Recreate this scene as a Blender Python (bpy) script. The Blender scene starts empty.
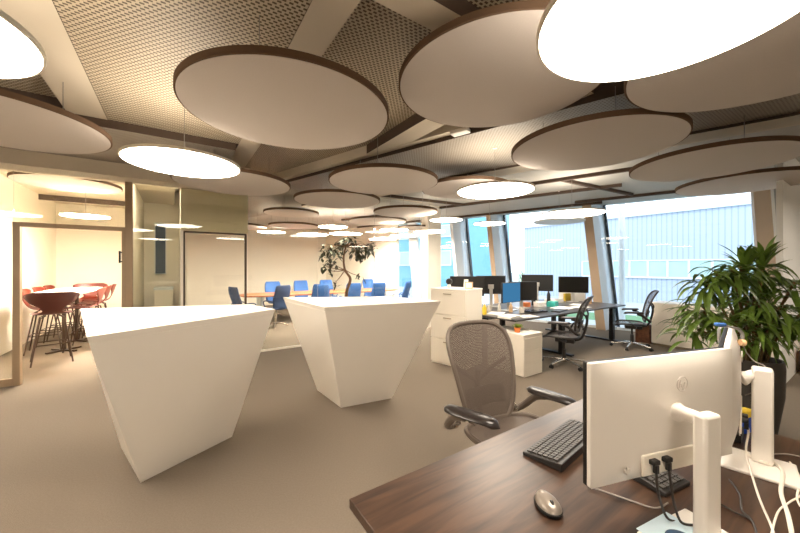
import bpy, bmesh, math, random
from mathutils import Vector, Matrix
PI = math.pi
R = math.radians
C = bpy.context.scene.collection
S = bpy.context.scene
rnd = random.Random(7)

# ------------------------------------------------------------------ camera, world, exposure
FPX = 332.0                                   # focal length in pixels of the 800 px wide frame
cam_d = bpy.data.cameras.new('camera')
cam_d.sensor_width = 36.0
cam_d.lens = FPX / 800.0 * 36.0
cam_d.clip_start = 0.05
cam_d.clip_end = 300
cam = bpy.data.objects.new('camera', cam_d)
cam.location = (0, 0, 1.5)
cam.rotation_euler = (R(90), 0, 0)
C.objects.link(cam)
S.camera = cam
w = bpy.data.worlds.new('sky')
S.world = w
w.use_nodes = True
wn = w.node_tree.nodes
bg = wn['Background']
bg.inputs['Color'].default_value = (0.80, 0.91, 1.0, 1)
bg.inputs['Strength'].default_value = 2.35
sun_d = bpy.data.lights.new('sun', 'SUN')
sun_d.energy = 0.8
sun_d.angle = R(12)
sun_d.color = (1.0, 0.97, 0.92)
sun = bpy.data.objects.new('sun', sun_d)
sun.rotation_euler = Vector((0.611 * .75, 0.791 * .75, -0.62)).to_track_quat('-Z', 'Y').to_euler()
C.objects.link(sun)
S.view_settings.view_transform = 'Standard'
S.view_settings.look = 'None'
S.view_settings.gamma = 1.0
S.view_settings.exposure = 0.32
S.view_settings.use_curve_mapping = False
S.cycles.max_bounces = 10
S.cycles.diffuse_bounces = 5
S.cycles.glossy_bounces = 4
S.cycles.transparent_max_bounces = 24
S.cycles.sample_clamp_indirect = 12.0
LAMP = 20.0                                    # radiance of the pendant diffusers
LAMP_COL = (1.0, 0.88, 0.73)

# ------------------------------------------------------------------ room axes
ANG = R(34)
DX = Vector((math.cos(ANG), math.sin(ANG), 0))    # along the glass partition
NX = Vector((-math.sin(ANG), math.cos(ANG), 0))   # into the meeting rooms
FX = Vector((-0.791, 0.611, 0))                   # along the window front
FN = Vector((0.611, 0.791, 0))                    # out of the windows
FC = 9.37                                         # the window front: FN . p = FC
FANG = math.atan2(FX.y, FX.x)


def P(d, n, z=0.0):
    v = DX * d + NX * n
    return Vector((v.x, v.y, z))


def fac(px, off=0.0, z=0.0):                      # point of the window front on the sight line of a column of pixels
    k = (px - 400) / FPX
    Y = (FC + off) / (FN.x * k + FN.y)
    return Vector((k * Y, Y, z))


# ------------------------------------------------------------------ materials
def lin(c):
    return tuple(((x / 255) / 12.92 if x / 255 <= 0.04045 else ((x / 255 + 0.055) / 1.055) ** 2.4) for x in c)


def pm(name, col, rough=0.5, metal=0.0, var=0.05, scale=8.0, bump=0.0, bscale=60.0, spec=0.5, stretch=None, coat=0.0):
    m = bpy.data.materials.new(name)
    m.use_nodes = True
    nt = m.node_tree
    b = nt.nodes['Principled BSDF']
    c = lin(col)
    b.inputs['Roughness'].default_value = rough
    b.inputs['Metallic'].default_value = metal
    b.inputs['Specular IOR Level'].default_value = spec
    b.inputs['Coat Weight'].default_value = coat
    tc = nt.nodes.new('ShaderNodeTexCoord')
    mp = nt.nodes.new('ShaderNodeMapping')
    nt.links.new(tc.outputs['Object'], mp.inputs['Vector'])
    if stretch:
        mp.inputs['Scale'].default_value = stretch
    nz = nt.nodes.new('ShaderNodeTexNoise')
    nz.inputs['Scale'].default_value = scale
    nz.inputs['Detail'].default_value = 4
    nt.links.new(mp.outputs['Vector'], nz.inputs['Vector'])
    mx = nt.nodes.new('ShaderNodeMix')
    mx.data_type = 'RGBA'
    mx.inputs['A'].default_value = (*[x * (1 - var) for x in c], 1)
    mx.inputs['B'].default_value = (*[min(1, x * (1 + var)) for x in c], 1)
    nt.links.new(nz.outputs['Fac'], mx.inputs['Factor'])
    nt.links.new(mx.outputs['Result'], b.inputs['Base Color'])
    if bump:
        n2 = nt.nodes.new('ShaderNodeTexNoise')
        n2.inputs['Scale'].default_value = bscale
        nt.links.new(tc.outputs['Object'], n2.inputs['Vector'])
        bp = nt.nodes.new('ShaderNodeBump')
        bp.inputs['Strength'].default_value = bump
        bp.inputs['Distance'].default_value = 0.01
        nt.links.new(n2.outputs['Fac'], bp.inputs['Height'])
        nt.links.new(bp.outputs['Normal'], b.inputs['Normal'])
    return m


def emat(name, col, strength):
    m = bpy.data.materials.new(name)
    m.use_nodes = True
    nt = m.node_tree
    nt.nodes.clear()
    e = nt.nodes.new('ShaderNodeEmission')
    e.inputs['Color'].default_value = (*col, 1)
    e.inputs['Strength'].default_value = strength
    o = nt.nodes.new('ShaderNodeOutputMaterial')
    nt.links.new(e.outputs[0], o.inputs[0])
    return m


def glassmat(name, tint, refl=1.0):
    m = bpy.data.materials.new(name)
    m.use_nodes = True
    nt = m.node_tree
    nt.nodes.clear()
    t = nt.nodes.new('ShaderNodeBsdfTransparent')
    t.inputs['Color'].default_value = (*tint, 1)
    g = nt.nodes.new('ShaderNodeBsdfGlossy')
    g.inputs['Roughness'].default_value = 0.0
    fr = nt.nodes.new('ShaderNodeFresnel')
    fr.inputs['IOR'].default_value = 1.45
    mu = nt.nodes.new('ShaderNodeMath')
    mu.operation = 'MULTIPLY'
    mu.inputs[1].default_value = refl
    mx = nt.nodes.new('ShaderNodeMixShader')
    o = nt.nodes.new('ShaderNodeOutputMaterial')
    nt.links.new(fr.outputs[0], mu.inputs[0])
    nt.links.new(mu.outputs[0], mx.inputs[0])
    nt.links.new(t.outputs[0], mx.inputs[1])
    nt.links.new(g.outputs[0], mx.inputs[2])
    nt.links.new(mx.outputs[0], o.inputs[0])
    return m


def math_node(nt, op, a, b=None):
    n = nt.nodes.new('ShaderNodeMath')
    n.operation = op
    for i, x in enumerate((a, b)):
        if x is None:
            continue
        if isinstance(x, (int, float)):
            n.inputs[i].default_value = x
        else:
            nt.links.new(x, n.inputs[i])
    return n.outputs[0]


def perforated(name, col, hole, pitch, rot, fill=(0.30, 0.30)):
    m = bpy.data.materials.new(name)
    m.use_nodes = True
    nt = m.node_tree
    b = nt.nodes['Principled BSDF']
    b.inputs['Roughness'].default_value = 0.55
    tc = nt.nodes.new('ShaderNodeTexCoord')
    mp = nt.nodes.new('ShaderNodeMapping')
    mp.inputs['Rotation'].default_value = (0, 0, rot)
    nt.links.new(tc.outputs['Object'], mp.inputs['Vector'])
    sp = nt.nodes.new('ShaderNodeSeparateXYZ')
    nt.links.new(mp.outputs['Vector'], sp.inputs[0])
    u = math_node(nt, 'DIVIDE', sp.outputs['X'], pitch)
    v = math_node(nt, 'DIVIDE', sp.outputs['Y'], pitch * 0.62)
    row = math_node(nt, 'FLOOR', v)
    par = math_node(nt, 'MULTIPLY', math_node(nt, 'FLOORED_MODULO', row, 2.0), 0.5)
    fu = math_node(nt, 'ABSOLUTE', math_node(nt, 'SUBTRACT', math_node(nt, 'FRACT', math_node(nt, 'ADD', u, par)), 0.5))
    fv = math_node(nt, 'ABSOLUTE', math_node(nt, 'SUBTRACT', math_node(nt, 'FRACT', v), 0.5))
    h = math_node(nt, 'MULTIPLY', math_node(nt, 'LESS_THAN', fu, fill[0]), math_node(nt, 'LESS_THAN', fv, fill[1]))
    mx = nt.nodes.new('ShaderNodeMix')
    mx.data_type = 'RGBA'
    mx.inputs['A'].default_value = (*lin(col), 1)
    mx.inputs['B'].default_value = (*lin(hole), 1)
    nt.links.new(h, mx.inputs['Factor'])
    nt.links.new(mx.outputs['Result'], b.inputs['Base Color'])
    return m


def striped(name, col, seam, pitch, width, rough=0.4, rot=0.0):
    m = bpy.data.materials.new(name)
    m.use_nodes = True
    nt = m.node_tree
    b = nt.nodes['Principled BSDF']
    b.inputs['Roughness'].default_value = rough
    tc = nt.nodes.new('ShaderNodeTexCoord')
    sp = nt.nodes.new('ShaderNodeSeparateXYZ')
    nt.links.new(tc.outputs['Object'], sp.inputs[0])
    fr = math_node(nt, 'FRACT', math_node(nt, 'DIVIDE', sp.outputs['X'], pitch))
    h = math_node(nt, 'LESS_THAN', fr, width)
    mx = nt.nodes.new('ShaderNodeMix')
    mx.data_type = 'RGBA'
    mx.inputs['A'].default_value = (*lin(col), 1)
    mx.inputs['B'].default_value = (*lin(seam), 1)
    nt.links.new(h, mx.inputs['Factor'])
    nt.links.new(mx.outputs['Result'], b.inputs['Base Color'])
    return m


def meshweave(name, col, density, pitch=0.006):      # woven see-through chair fabric
    m = bpy.data.materials.new(name)
    m.use_nodes = True
    nt = m.node_tree
    b = nt.nodes['Principled BSDF']
    b.inputs['Base Color'].default_value = (*lin(col), 1)
    b.inputs['Roughness'].default_value = 0.6
    o = nt.nodes['Material Output']
    tc = nt.nodes.new('ShaderNodeTexCoord')
    sp = nt.nodes.new('ShaderNodeSeparateXYZ')
    nt.links.new(tc.outputs['Object'], sp.inputs[0])
    s = math_node(nt, 'ADD', sp.outputs['Z'], math_node(nt, 'MULTIPLY', sp.outputs['Y'], 0.7))
    wv = nt.nodes.new('ShaderNodeTexNoise')
    wv.inputs['Scale'].default_value = 9
    nt.links.new(tc.outputs['Object'], wv.inputs['Vector'])
    s2 = math_node(nt, 'ADD', s, math_node(nt, 'MULTIPLY', wv.outputs['Fac'], 0.02))
    fr = math_node(nt, 'FRACT', math_node(nt, 'DIVIDE', s2, pitch))
    f = math_node(nt, 'LESS_THAN', fr, density)
    t = nt.nodes.new('ShaderNodeBsdfTransparent')
    mx = nt.nodes.new('ShaderNodeMixShader')
    nt.links.new(f, mx.inputs[0])
    nt.links.new(t.outputs[0], mx.inputs[1])
    nt.links.new(b.outputs[0], mx.inputs[2])
    nt.links.new(mx.outputs[0], o.inputs[0])
    return m


def woodmat(name, c1, c2, rough=0.35, scale=3.0, spec=0.5):
    m = bpy.data.materials.new(name)
    m.use_nodes = True
    nt = m.node_tree
    b = nt.nodes['Principled BSDF']
    b.inputs['Roughness'].default_value = rough
    b.inputs['Specular IOR Level'].default_value = spec
    tc = nt.nodes.new('ShaderNodeTexCoord')
    mp = nt.nodes.new('ShaderNodeMapping')
    mp.inputs['Scale'].default_value = (0.9, 9.0, 9.0)
    nt.links.new(tc.outputs['Object'], mp.inputs['Vector'])
    nz = nt.nodes.new('ShaderNodeTexNoise')
    nz.inputs['Scale'].default_value = scale
    nz.inputs['Detail'].default_value = 8
    nz.inputs['Distortion'].default_value = 0.6
    nt.links.new(mp.outputs['Vector'], nz.inputs['Vector'])
    rp = nt.nodes.new('ShaderNodeValToRGB')
    rp.color_ramp.elements[0].position = 0.34
    rp.color_ramp.elements[0].color = (*lin(c1), 1)
    rp.color_ramp.elements[1].position = 0.66
    rp.color_ramp.elements[1].color = (*lin(c2), 1)
    nt.links.new(nz.outputs['Fac'], rp.inputs[0])
    nt.links.new(rp.outputs[0], b.inputs['Base Color'])
    bp = nt.nodes.new('ShaderNodeBump')
    bp.inputs['Strength'].default_value = 0.12
    bp.inputs['Distance'].default_value = 0.004
    nt.links.new(nz.outputs['Fac'], bp.inputs['Height'])
    nt.links.new(bp.outputs['Normal'], b.inputs['Normal'])
    return m


M = {}
M['carpet'] = pm('carpet', (128, 117, 104), 0.95, var=0.16, scale=90, bump=0.5, bscale=220, spec=0.1)
M['lawn'] = pm('lawn', (122, 158, 122), 0.9, var=0.25, scale=5, spec=0.1)
M['paving'] = pm('paving', (190, 196, 200), 0.9, var=0.08)
M['cream'] = pm('cream_wall', (247, 240, 226), 0.8, var=0.015)
M['overdoor'] = pm('over_door_panel', (248, 234, 200), 0.8, var=0.02, stretch=(0.2, 0.2, 6.0))
M['wallgrey'] = pm('white_wall', (232, 232, 230), 0.8, var=0.015)
M['beige_panel'] = pm('beige_panel', (214, 198, 160), 0.45, var=0.03, stretch=(0.2, 0.2, 6.0))
M['perf'] = perforated('perforated_metal', (190, 176, 152), (84, 68, 52), 0.040, -ANG)
M['perfgrey'] = perforated('perforated_grey', (158, 149, 136), (118, 108, 96), 0.040, -ANG, (0.26, 0.26))
M['band'] = pm('beige_band', (204, 192, 172), 0.7, var=0.02)
M['bandgrey'] = pm('grey_ceiling_panel', (176, 172, 164), 0.7, var=0.02)
M['brown'] = pm('brown_edge', (76, 60, 48), 0.8, var=0.06)
M['felt'] = pm('beige_felt', (198, 189, 181), 0.95, var=0.05, scale=120, bump=0.15, bscale=300, spec=0.1)
M['feltrim'] = pm('brown_felt', (98, 78, 62), 0.95, var=0.06, scale=40, spec=0.1)
M['lamp'] = emat('lamp_diffuser', LAMP_COL, LAMP)
M['lampin'] = emat('conference_lamp_diffuser', LAMP_COL, LAMP * 2.6)
M['lampmeet'] = emat('meeting_room_lamp', LAMP_COL, LAMP * 11.0)
M['lampup'] = emat('lamp_upper_diffuser', LAMP_COL, LAMP * 0.40)
M['lampoff'] = pm('switched_off_diffuser', (214, 216, 218), 0.5, var=0.01)
M['lamprim'] = pm('lamp_rim', (236, 228, 214), 0.4, var=0.01)
M['wire'] = pm('steel_wire', (150, 145, 138), 0.4, 0.8)
M['glass'] = glassmat('partition_glass', (0.965, 0.975, 0.955), 1.0)
M['glassgreen'] = glassmat('partition_side_glass', (0.965, 0.98, 0.94), 1.3)
M['winglass'] = glassmat('window_glass', (0.965, 0.982, 1.0), 0.6)
M['frame'] = pm('bronze_frame', (156, 134, 108), 0.45, 0.2)
M['darkframe'] = pm('dark_frame', (70, 56, 44), 0.45, 0.2)
M['mullion'] = pm('dark_mullion', (40, 52, 62), 0.4, 0.2)
M['jamb'] = pm('pale_jamb', (232, 240, 246), 0.3, var=0.01)
M['column'] = pm('brown_column', (204, 178, 150), 0.7, var=0.03)
M['white'] = pm('white_laminate', (244, 238, 228), 0.45, var=0.008)
M['cabinet'] = pm('white_cabinet', (240, 232, 218), 0.5, var=0.01)
M['gap'] = pm('taupe_trim', (150, 132, 108), 0.7)  # taupe of the drawer handles and the sideboard plinth
M['walnut'] = woodmat('walnut_desk', (44, 30, 23), (86, 61, 45), 0.33, spec=0.55)
M['tablewood'] = woodmat('cherry_table', (148, 88, 54), (176, 114, 74), 0.4)
M['brownwood'] = woodmat('brown_wood', (92, 56, 38), (128, 82, 54), 0.5)
M['oak'] = woodmat('oak_box', (186, 130, 66), (212, 158, 92), 0.5)
M['benchtop'] = pm('dark_desktop', (58, 54, 54), 0.28, var=0.03)
M['black'] = pm('black_plastic', (22, 21, 21), 0.45)
M['blackmetal'] = pm('black_metal', (26, 25, 26), 0.4, 0.3)
M['screen'] = pm('dark_screen', (20, 18, 18), 0.22, var=0.02)
M['bluescreen'] = emat('blue_screen', lin((58, 112, 152)), 1.0)
M['chairframe'] = pm('graphite_frame', (110, 98, 88), 0.42, 0.1)
M['chairdark'] = pm('dark_graphite', (50, 46, 44), 0.45, 0.1)
M['pad'] = pm('armrest_pad', (48, 42, 40), 0.28)
M['mesh'] = meshweave('chair_mesh', (100, 88, 79), 0.93)
M['mesh2'] = meshweave('chair_mesh_far', (70, 66, 66), 0.72)
M['alu'] = pm('polished_aluminium', (196, 188, 178), 0.25, 0.9)
M['monwhite'] = pm('monitor_white', (236, 230, 222), 0.32, var=0.008)
M['silverdark'] = pm('dull_silver', (150, 148, 146), 0.35, 0.5)
M['silver'] = pm('silver_metal', (206, 202, 196), 0.28, 0.6)
M['mark'] = pm('pale_grey_mark', (216, 208, 200), 0.3)
M['key'] = pm('key_grey', (74, 70, 67), 0.5)
M['kbd'] = pm('keyboard_black', (44, 41, 40), 0.4)
M['mousegrey'] = pm('mouse_silver', (146, 136, 126), 0.3, 0.3)
M['cablewhite'] = pm('white_cable', (236, 228, 216), 0.45)
M['cablegrey'] = pm('grey_cable', (140, 132, 124), 0.45)
M['cableblack'] = pm('black_cable', (52, 46, 42), 0.5)
M['paleblue'] = pm('pale_blue_sheet', (206, 228, 240), 0.4)
M['darkblue'] = pm('dark_blue', (36, 66, 96), 0.4)
M['bluefab'] = pm('blue_fabric', (54, 98, 162), 0.85, var=0.06)
M['navyfab'] = pm('navy_fabric', (42, 62, 98), 0.85, var=0.06)
M['red'] = pm('red_brown_shell', (104, 28, 8), 0.4, var=0.04)
M['shadedred'] = pm('shaded_red_shell', (66, 24, 16), 0.45, var=0.04)  # the red shell again, darkened to put shade on the near stool
M['darkleg'] = pm('dark_leg', (62, 44, 32), 0.35, 0.4)
M['leaf'] = pm('glossy_leaf', (98, 124, 48), 0.38, var=0.35, scale=5)
M['leaf2'] = pm('ficus_leaf', (38, 44, 20), 0.8, var=0.3, scale=5)
M['stem'] = pm('plant_stem', (122, 100, 66), 0.8, var=0.15)
M['trunk'] = pm('tree_trunk', (118, 82, 56), 0.85, var=0.2)
M['soil'] = pm('soil', (56, 42, 32), 0.95, var=0.3, scale=40)
M['pot'] = pm('dark_pot', (58, 54, 50), 0.55)
M['cladding'] = striped('blue_grey_cladding', (182, 194, 210), (160, 174, 196), 0.17, 0.25)
M['claddingwin'] = pm('facade_glass', (178, 206, 204), 0.15, var=0.2, scale=0.6)
M['cladframe'] = pm('facade_frame', (224, 232, 236), 0.5)
M['teal'] = pm('teal_facade', (120, 176, 194), 0.3, var=0.14, scale=0.5)
M['bush'] = pm('bush', (110, 160, 90), 0.9, var=0.3)
M['paper'] = pm('paper', (244, 242, 236), 0.7, var=0.01)
M['yellow'] = pm('yellow', (232, 200, 60), 0.5)
M['orange'] = pm('orange', (214, 120, 56), 0.5)
M['tealbox'] = pm('teal', (46, 160, 150), 0.5)
M['blue'] = pm('blue', (40, 84, 190), 0.5)
M['green'] = pm('green', (120, 140, 40), 0.6)
M['tan'] = pm('tan', (214, 178, 136), 0.6)
M['ceramic'] = pm('ceramic', (240, 234, 224), 0.25)


# ------------------------------------------------------------------ mesh helpers
class MB:
    def __init__(s):
        s.v, s.f, s.mi = [], [], []

    def add(s, vs, fs, mi=0):
        o = len(s.v)
        s.v += [tuple(v) for v in vs]
        s.f += [tuple(i + o for i in f) for f in fs]
        s.mi += [mi] * len(fs)
        return s

    def box(s, c, size, rot=0.0, mi=0, tilt=None):
        mat = Matrix.Rotation(rot, 3, 'Z')
        if tilt is not None:
            mat = mat @ tilt
        vs = []
        for x in (-.5, .5):
            for y in (-.5, .5):
                for z in (-.5, .5):
                    vs.append(Vector(c) + mat @ Vector((x * size[0], y * size[1], z * size[2])))
        return s.add(vs, [(0, 1, 3, 2), (4, 6, 7, 5), (0, 4, 5, 1), (2, 3, 7, 6), (0, 2, 6, 4), (1, 5, 7, 3)], mi)

    def prism(s, pts, z0, z1, mi=0, top=None):
        n = len(pts)
        top = top or pts
        vs = [(p[0], p[1], z0) for p in pts] + [(p[0], p[1], z1) for p in top]
        fs = [tuple(range(n))[::-1], tuple(range(n, 2 * n))] + [(i, (i + 1) % n, n + (i + 1) % n, n + i) for i in range(n)]
        return s.add(vs, fs, mi)

    def tube(s, path, r, n=8, closed=False, mi=0, flat=1.0):
        path = [Vector(p) for p in path]
        k = len(path)
        rr = r if isinstance(r, (list, tuple)) else [r] * k
        vs = []
        up = None
        for i, p in enumerate(path):
            if closed:
                t = path[(i + 1) % k] - path[i - 1]
            else:
                t = path[min(i + 1, k - 1)] - path[max(i - 1, 0)]
            t.normalize()
            if up is None:
                a = Vector((0, 0, 1)) if abs(t.z) < 0.9 else Vector((1, 0, 0))
            else:
                a = up
            u = (a - t * a.dot(t)).normalized()
            up = u
            v = t.cross(u)
            for j in range(n):
                q = 2 * PI * j / n
                vs.append(p + (u * math.cos(q) * flat + v * math.sin(q)) * rr[i])
        fs = []
        for i in range(k if closed else k - 1):
            for j in range(n):
                a, b = i * n + j, i * n + (j + 1) % n
                i2 = (i + 1) % k
                fs.append((a, b, i2 * n + (j + 1) % n, i2 * n + j))
        if not closed:
            fs += [tuple(range(n))[::-1], tuple(range((k - 1) * n, k * n))]
        return s.add(vs, fs, mi)

    def cyl(s, p0, p1, r0, r1=None, n=16, mi=0):
        return s.tube([p0, p1], [r0, r0 if r1 is None else r1], n, mi=mi)

    def lathe(s, prof, c=(0, 0, 0), n=40, mi=0):
        k = len(prof)
        vs, fs = [], []
        for j in range(n):
            q = 2 * PI * j / n
            for r, z in prof:
                vs.append((c[0] + r * math.cos(q), c[1] + r * math.sin(q), c[2] + z))
        for j in range(n):
            for i in range(k - 1):
                a, b = j * k + i, ((j + 1) % n) * k + i
                fs.append((a, b, b + 1, a + 1))
        return s.add(vs, fs, mi)

    def grid(s, fn, nu, nv, mi=0):
        vs = [fn(i / nu, j / nv) for i in range(nu + 1) for j in range(nv + 1)]
        fs = [(i * (nv + 1) + j, (i + 1) * (nv + 1) + j, (i + 1) * (nv + 1) + j + 1, i * (nv + 1) + j + 1) for i in range(nu) for j in range(nv)]
        return s.add(vs, fs, mi)

    def build(s, name, mat, parent=None, smooth=True, bevel=0.0, solid=0.0, seg=2, angle=35):
        me = bpy.data.meshes.new(name)
        me.from_pydata(s.v, [], s.f)
        mats = mat if isinstance(mat, (list, tuple)) else [mat]
        for m in mats:
            me.materials.append(M[m] if isinstance(m, str) else m)
        for p, k in zip(me.polygons, s.mi):
            p.material_index = k
        bm = bmesh.new()
        bm.from_mesh(me)
        bmesh.ops.remove_doubles(bm, verts=bm.verts, dist=1e-5)
        bmesh.ops.recalc_face_normals(bm, faces=bm.faces)
        bm.to_mesh(me)
        bm.free()
        if smooth:
            for p in me.polygons:
                p.use_smooth = True
            me.set_sharp_from_angle(angle=R(angle))
        o = bpy.data.objects.new(name, me)
        C.objects.link(o)
        if parent:
            o.parent = parent
        if solid:
            md = o.modifiers.new('thickness', 'SOLIDIFY')
            md.thickness = solid
            md.offset = 0
        if bevel:
            md = o.modifiers.new('edge', 'BEVEL')
            md.width = bevel
            md.segments = seg
            md.limit_method = 'ANGLE'
            md.angle_limit = R(30)
        return o


def thing(name, label, cat, loc=(0, 0, 0), rz=0.0, group=None):
    o = bpy.data.objects.new(name, None)
    o.empty_display_size = 0.1
    C.objects.link(o)
    o.location = loc
    o.rotation_euler = (0, 0, rz)
    return tag(o, label, cat, group)


def tag(o, label, cat, group=None):
    o['label'] = label
    o['category'] = cat
    if group:
        o['group'] = group
    return o


def struct(name, mb, mat, **k):
    o = mb.build(name, mat, **k)
    o['kind'] = 'structure'
    return o


def dup(root, loc, rz, label, group=None):
    def cp(o, par):
        c = o.copy()
        C.objects.link(c)
        c.parent = par
        for ch in o.children:
            cp(ch, c)
        return c
    r = cp(root, None)
    r.location = loc
    r.rotation_euler = (0, 0, rz)
    r['label'] = label
    if group:
        r['group'] = group
    return r


def face(dirv):                                   # z rotation that turns local +Y into this direction
    return math.atan2(-dirv[0], dirv[1])


def spline(pts, k=6):                             # Catmull-Rom through the points
    pts = [Vector(p) for p in pts]
    out = []
    for i in range(len(pts) - 1):
        p0, p1, p2, p3 = pts[max(i - 1, 0)], pts[i], pts[i + 1], pts[min(i + 2, len(pts) - 1)]
        for j in range(k):
            t = j / k
            out.append(0.5 * ((2 * p1) + (p2 - p0) * t + (2 * p0 - 5 * p1 + 4 * p2 - p3) * t * t + (3 * p1 - p0 - 3 * p2 + p3) * t ** 3))
    out.append(pts[-1])
    return out


def sgnpow(x, p):
    return math.copysign(abs(x) ** p, x)


def xy(v):
    return (v.x, v.y)


# ================================================================== SETTING
CONF_L = 0.06                                     # left end of the conference room
# floor and ground
corner = [P(-7, -4), P(10, -4), P(10, 16), P(-7, 16)]


def clip_fac(poly, c, keep_in=True):              # clip a polygon by FN.p <= c (or >= c)
    out = []
    sg = 1 if keep_in else -1
    for i in range(len(poly)):
        a, b = poly[i], poly[(i + 1) % len(poly)]
        da, db = sg * (FN.dot(a) - c), sg * (FN.dot(b) - c)
        if da <= 0:
            out.append(a)
        if da * db < 0:
            out.append(a + (b - a) * (da / (da - db)))
    return out


room = [xy(p) for p in clip_fac(corner, FC)]
struct('floor', MB().prism(room, -0.12, 0.0), 'carpet', smooth=False)
g = MB()
a0, a1 = FX * 45 + FN * FC, FX * -40 + FN * FC
g.prism([xy(a1), xy(a0), xy(a0 + FN * 1.6), xy(a1 + FN * 1.6)], -0.14, -0.04)
struct('paving_ground', g, 'paving', smooth=False)
g = MB()
g.prism([xy(a1 + FN * 1.6), xy(a0 + FN * 1.6), xy(a0 + FN * 3.4), xy(a1 + FN * 3.4)], -0.14, -0.04)
struct('lawn_ground', g, 'lawn', smooth=False)
g = MB()
g.prism([xy(a1 + FN * 3.4), xy(a0 + FN * 3.4), xy(a0 + FN * 70), xy(a1 + FN * 70)], -0.14, -0.05)
struct('yard_ground', g, 'paving', smooth=False)

# ceiling slab: perforated metal in zones of different height
Z1 = 3.10
CA = 3.30
struct('ceiling', MB().prism([xy(p) for p in clip_fac(corner, CA)], Z1, Z1 + 0.15), 'perf', smooth=False)
zb = clip_fac(clip_fac(corner, CA, False), 5.0)
struct('ceiling_middle', MB().add([(p.x, p.y, 2.93) for p in zb] + [(p.x, p.y, Z1 + 0.15) for p in zb], [tuple(range(len(zb)))], 0).add(
    [(p.x, p.y, 2.93) for p in zb] + [(p.x, p.y, Z1 + 0.15) for p in zb],
    [(i, (i + 1) % len(zb), len(zb) + (i + 1) % len(zb), len(zb) + i) for i in range(len(zb))] + [tuple(range(len(zb), 2 * len(zb)))], 1), ('perfgrey', 'brown'), smooth=False)
zb = clip_fac(clip_fac(corner, 5.0, False), FC + 0.3)
struct('ceiling_window_side', MB().prism([xy(p) for p in zb], 3.02, Z1 + 0.15), 'bandgrey', smooth=False)
struct('ceiling_flush', MB().prism([xy(P(-0.572, -4)), xy(P(0.629, -4)), xy(P(0.629, 4.43)), xy(P(-0.572, 4.43))], 2.985, Z1 + 0.01), 'perf', smooth=False)


def ceil_at(X, Y):
    c = FN.dot(Vector((X, Y, 0)))
    d = DX.dot(Vector((X, Y, 0)))
    if c > 5.0:
        return 3.02
    if c > CA:
        return 2.93
    return 2.985 if -0.87 < d < 0.85 else Z1


tn = [0]


def band(p0, p1, wdt, z0=2.98, z1=Z1 + 0.02, mats=('band', 'brown')):
    """A smooth strip of ceiling whose vertical edges are dark brown."""
    p0, p1 = Vector((p0.x, p0.y, 0)), Vector((p1.x, p1.y, 0))
    t = (p1 - p0).normalized()
    s = Vector((-t.y, t.x, 0)) * (wdt / 2)
    q = [p0 - s, p1 - s, p1 + s, p0 + s]
    mb = MB()
    vs = [(p.x, p.y, z0) for p in q] + [(p.x, p.y, z1) for p in q]
    mb.add(vs, [(0, 1, 2, 3)], 0)
    mb.add(vs, [(4, 5, 6, 7)], 0)
    mb.add(vs, [(i, (i + 1) % 4, 4 + (i + 1) % 4, 4 + i) for i in range(4)], 1)
    tn[0] += 1
    struct('trim_%d' % tn[0], mb, mats, smooth=False)


def n_end(d):
    return (CA - 0.949 * d) / 0.314


for d, wd in ((-5.3, 0.27), (-3.8, 0.27), (-2.3, 0.27), (-0.72, 0.295), (0.739, 0.222), (2.2, 0.25)):
    band(P(d, -4), P(d, min(6.0, n_end(d))), wd, z0=2.98)
band(P(0.85, 1.525), P((CA - 0.314 * 1.525) / 0.949, 1.525), 0.19, z0=2.985)
band(P(0.85, -1.35), P((CA + 0.314 * 1.35) / 0.949, -1.35), 0.19, z0=2.985)
# lower grey perforated field before the partition
g = MB()
q = [P(-5, 4.43), P(0.60, 4.43), P(0.60, 6.0), P(-5, 6.0)]
vs = [(p.x, p.y, 2.90) for p in q] + [(p.x, p.y, Z1 + 0.02) for p in q]
g.add(vs, [(0, 1, 2, 3)], 0)
g.add(vs, [(0, 1, 5, 4), (1, 2, 6, 5), (2, 3, 7, 6), (3, 0, 4, 7), (4, 5, 6, 7)], 1)
struct('ceiling_lower', g, ('perfgrey', 'brown'), smooth=False)
# main beam parallel to the windows and its followers
F0 = lambda c, s: FN * c + FX * s
band(F0(3.25, 1.6), F0(3.25, 6.5), 0.09, z0=2.975, mats=('band', 'band'))
band(F0(4.85, -6), F0(4.85, 6.5), 0.34, z0=2.90)
for (c, s0, s1) in ((6.2, -6, 3.2), (7.3, 0.5, 8), (8.6, -5, 1.5), (9.0, 1.0, 9.0)):
    band(F0(c, s0), F0(c, s1), 0.055, z0=2.965, z1=3.04, mats=('brown', 'brown'))
for (s, c0, c1) in ((3.3, 5.1, 6.2), (1.3, 6.2, 8.4), (4.6, 5.1, 7.3)):
    band(F0(c0, s), F0(c1, s - 0.9), 0.055, z0=2.965, z1=3.04, mats=('brown', 'brown'))
# the little white sensor box at the end of the beam
sb = F0(3.24, 1.68)
o = MB().box((sb.x, sb.y, 2.955), (0.20, 0.11, 0.045), FANG).build('ceiling_sensor', 'white', bevel=0.012)
tag(o, 'small white sensor box under the end of the beige ceiling beam', 'sensor')

# soffit over the glass partition
PC = 6.2                                          # the partition: NX . p = PC
PT = 2.72
g = MB()
g.prism([xy(P(-6, 5.85)), xy(P(1.0, 5.85)), xy(P(1.0, 6.3)), xy(P(-6, 6.3))], PT, Z1)
struct('ceiling_soffit', g, 'band', smooth=False)


def wall(name, p0, p1, th, z0, z1, mat, side=1):
    p0, p1 = Vector((p0.x, p0.y, 0)), Vector((p1.x, p1.y, 0))
    t = (p1 - p0).normalized()
    s = Vector((-t.y, t.x, 0)) * th * side
    return struct(name, MB().prism([xy(p0), xy(p1), xy(p1 + s), xy(p0 + s)], z0, z1), mat, smooth=False)


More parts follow.
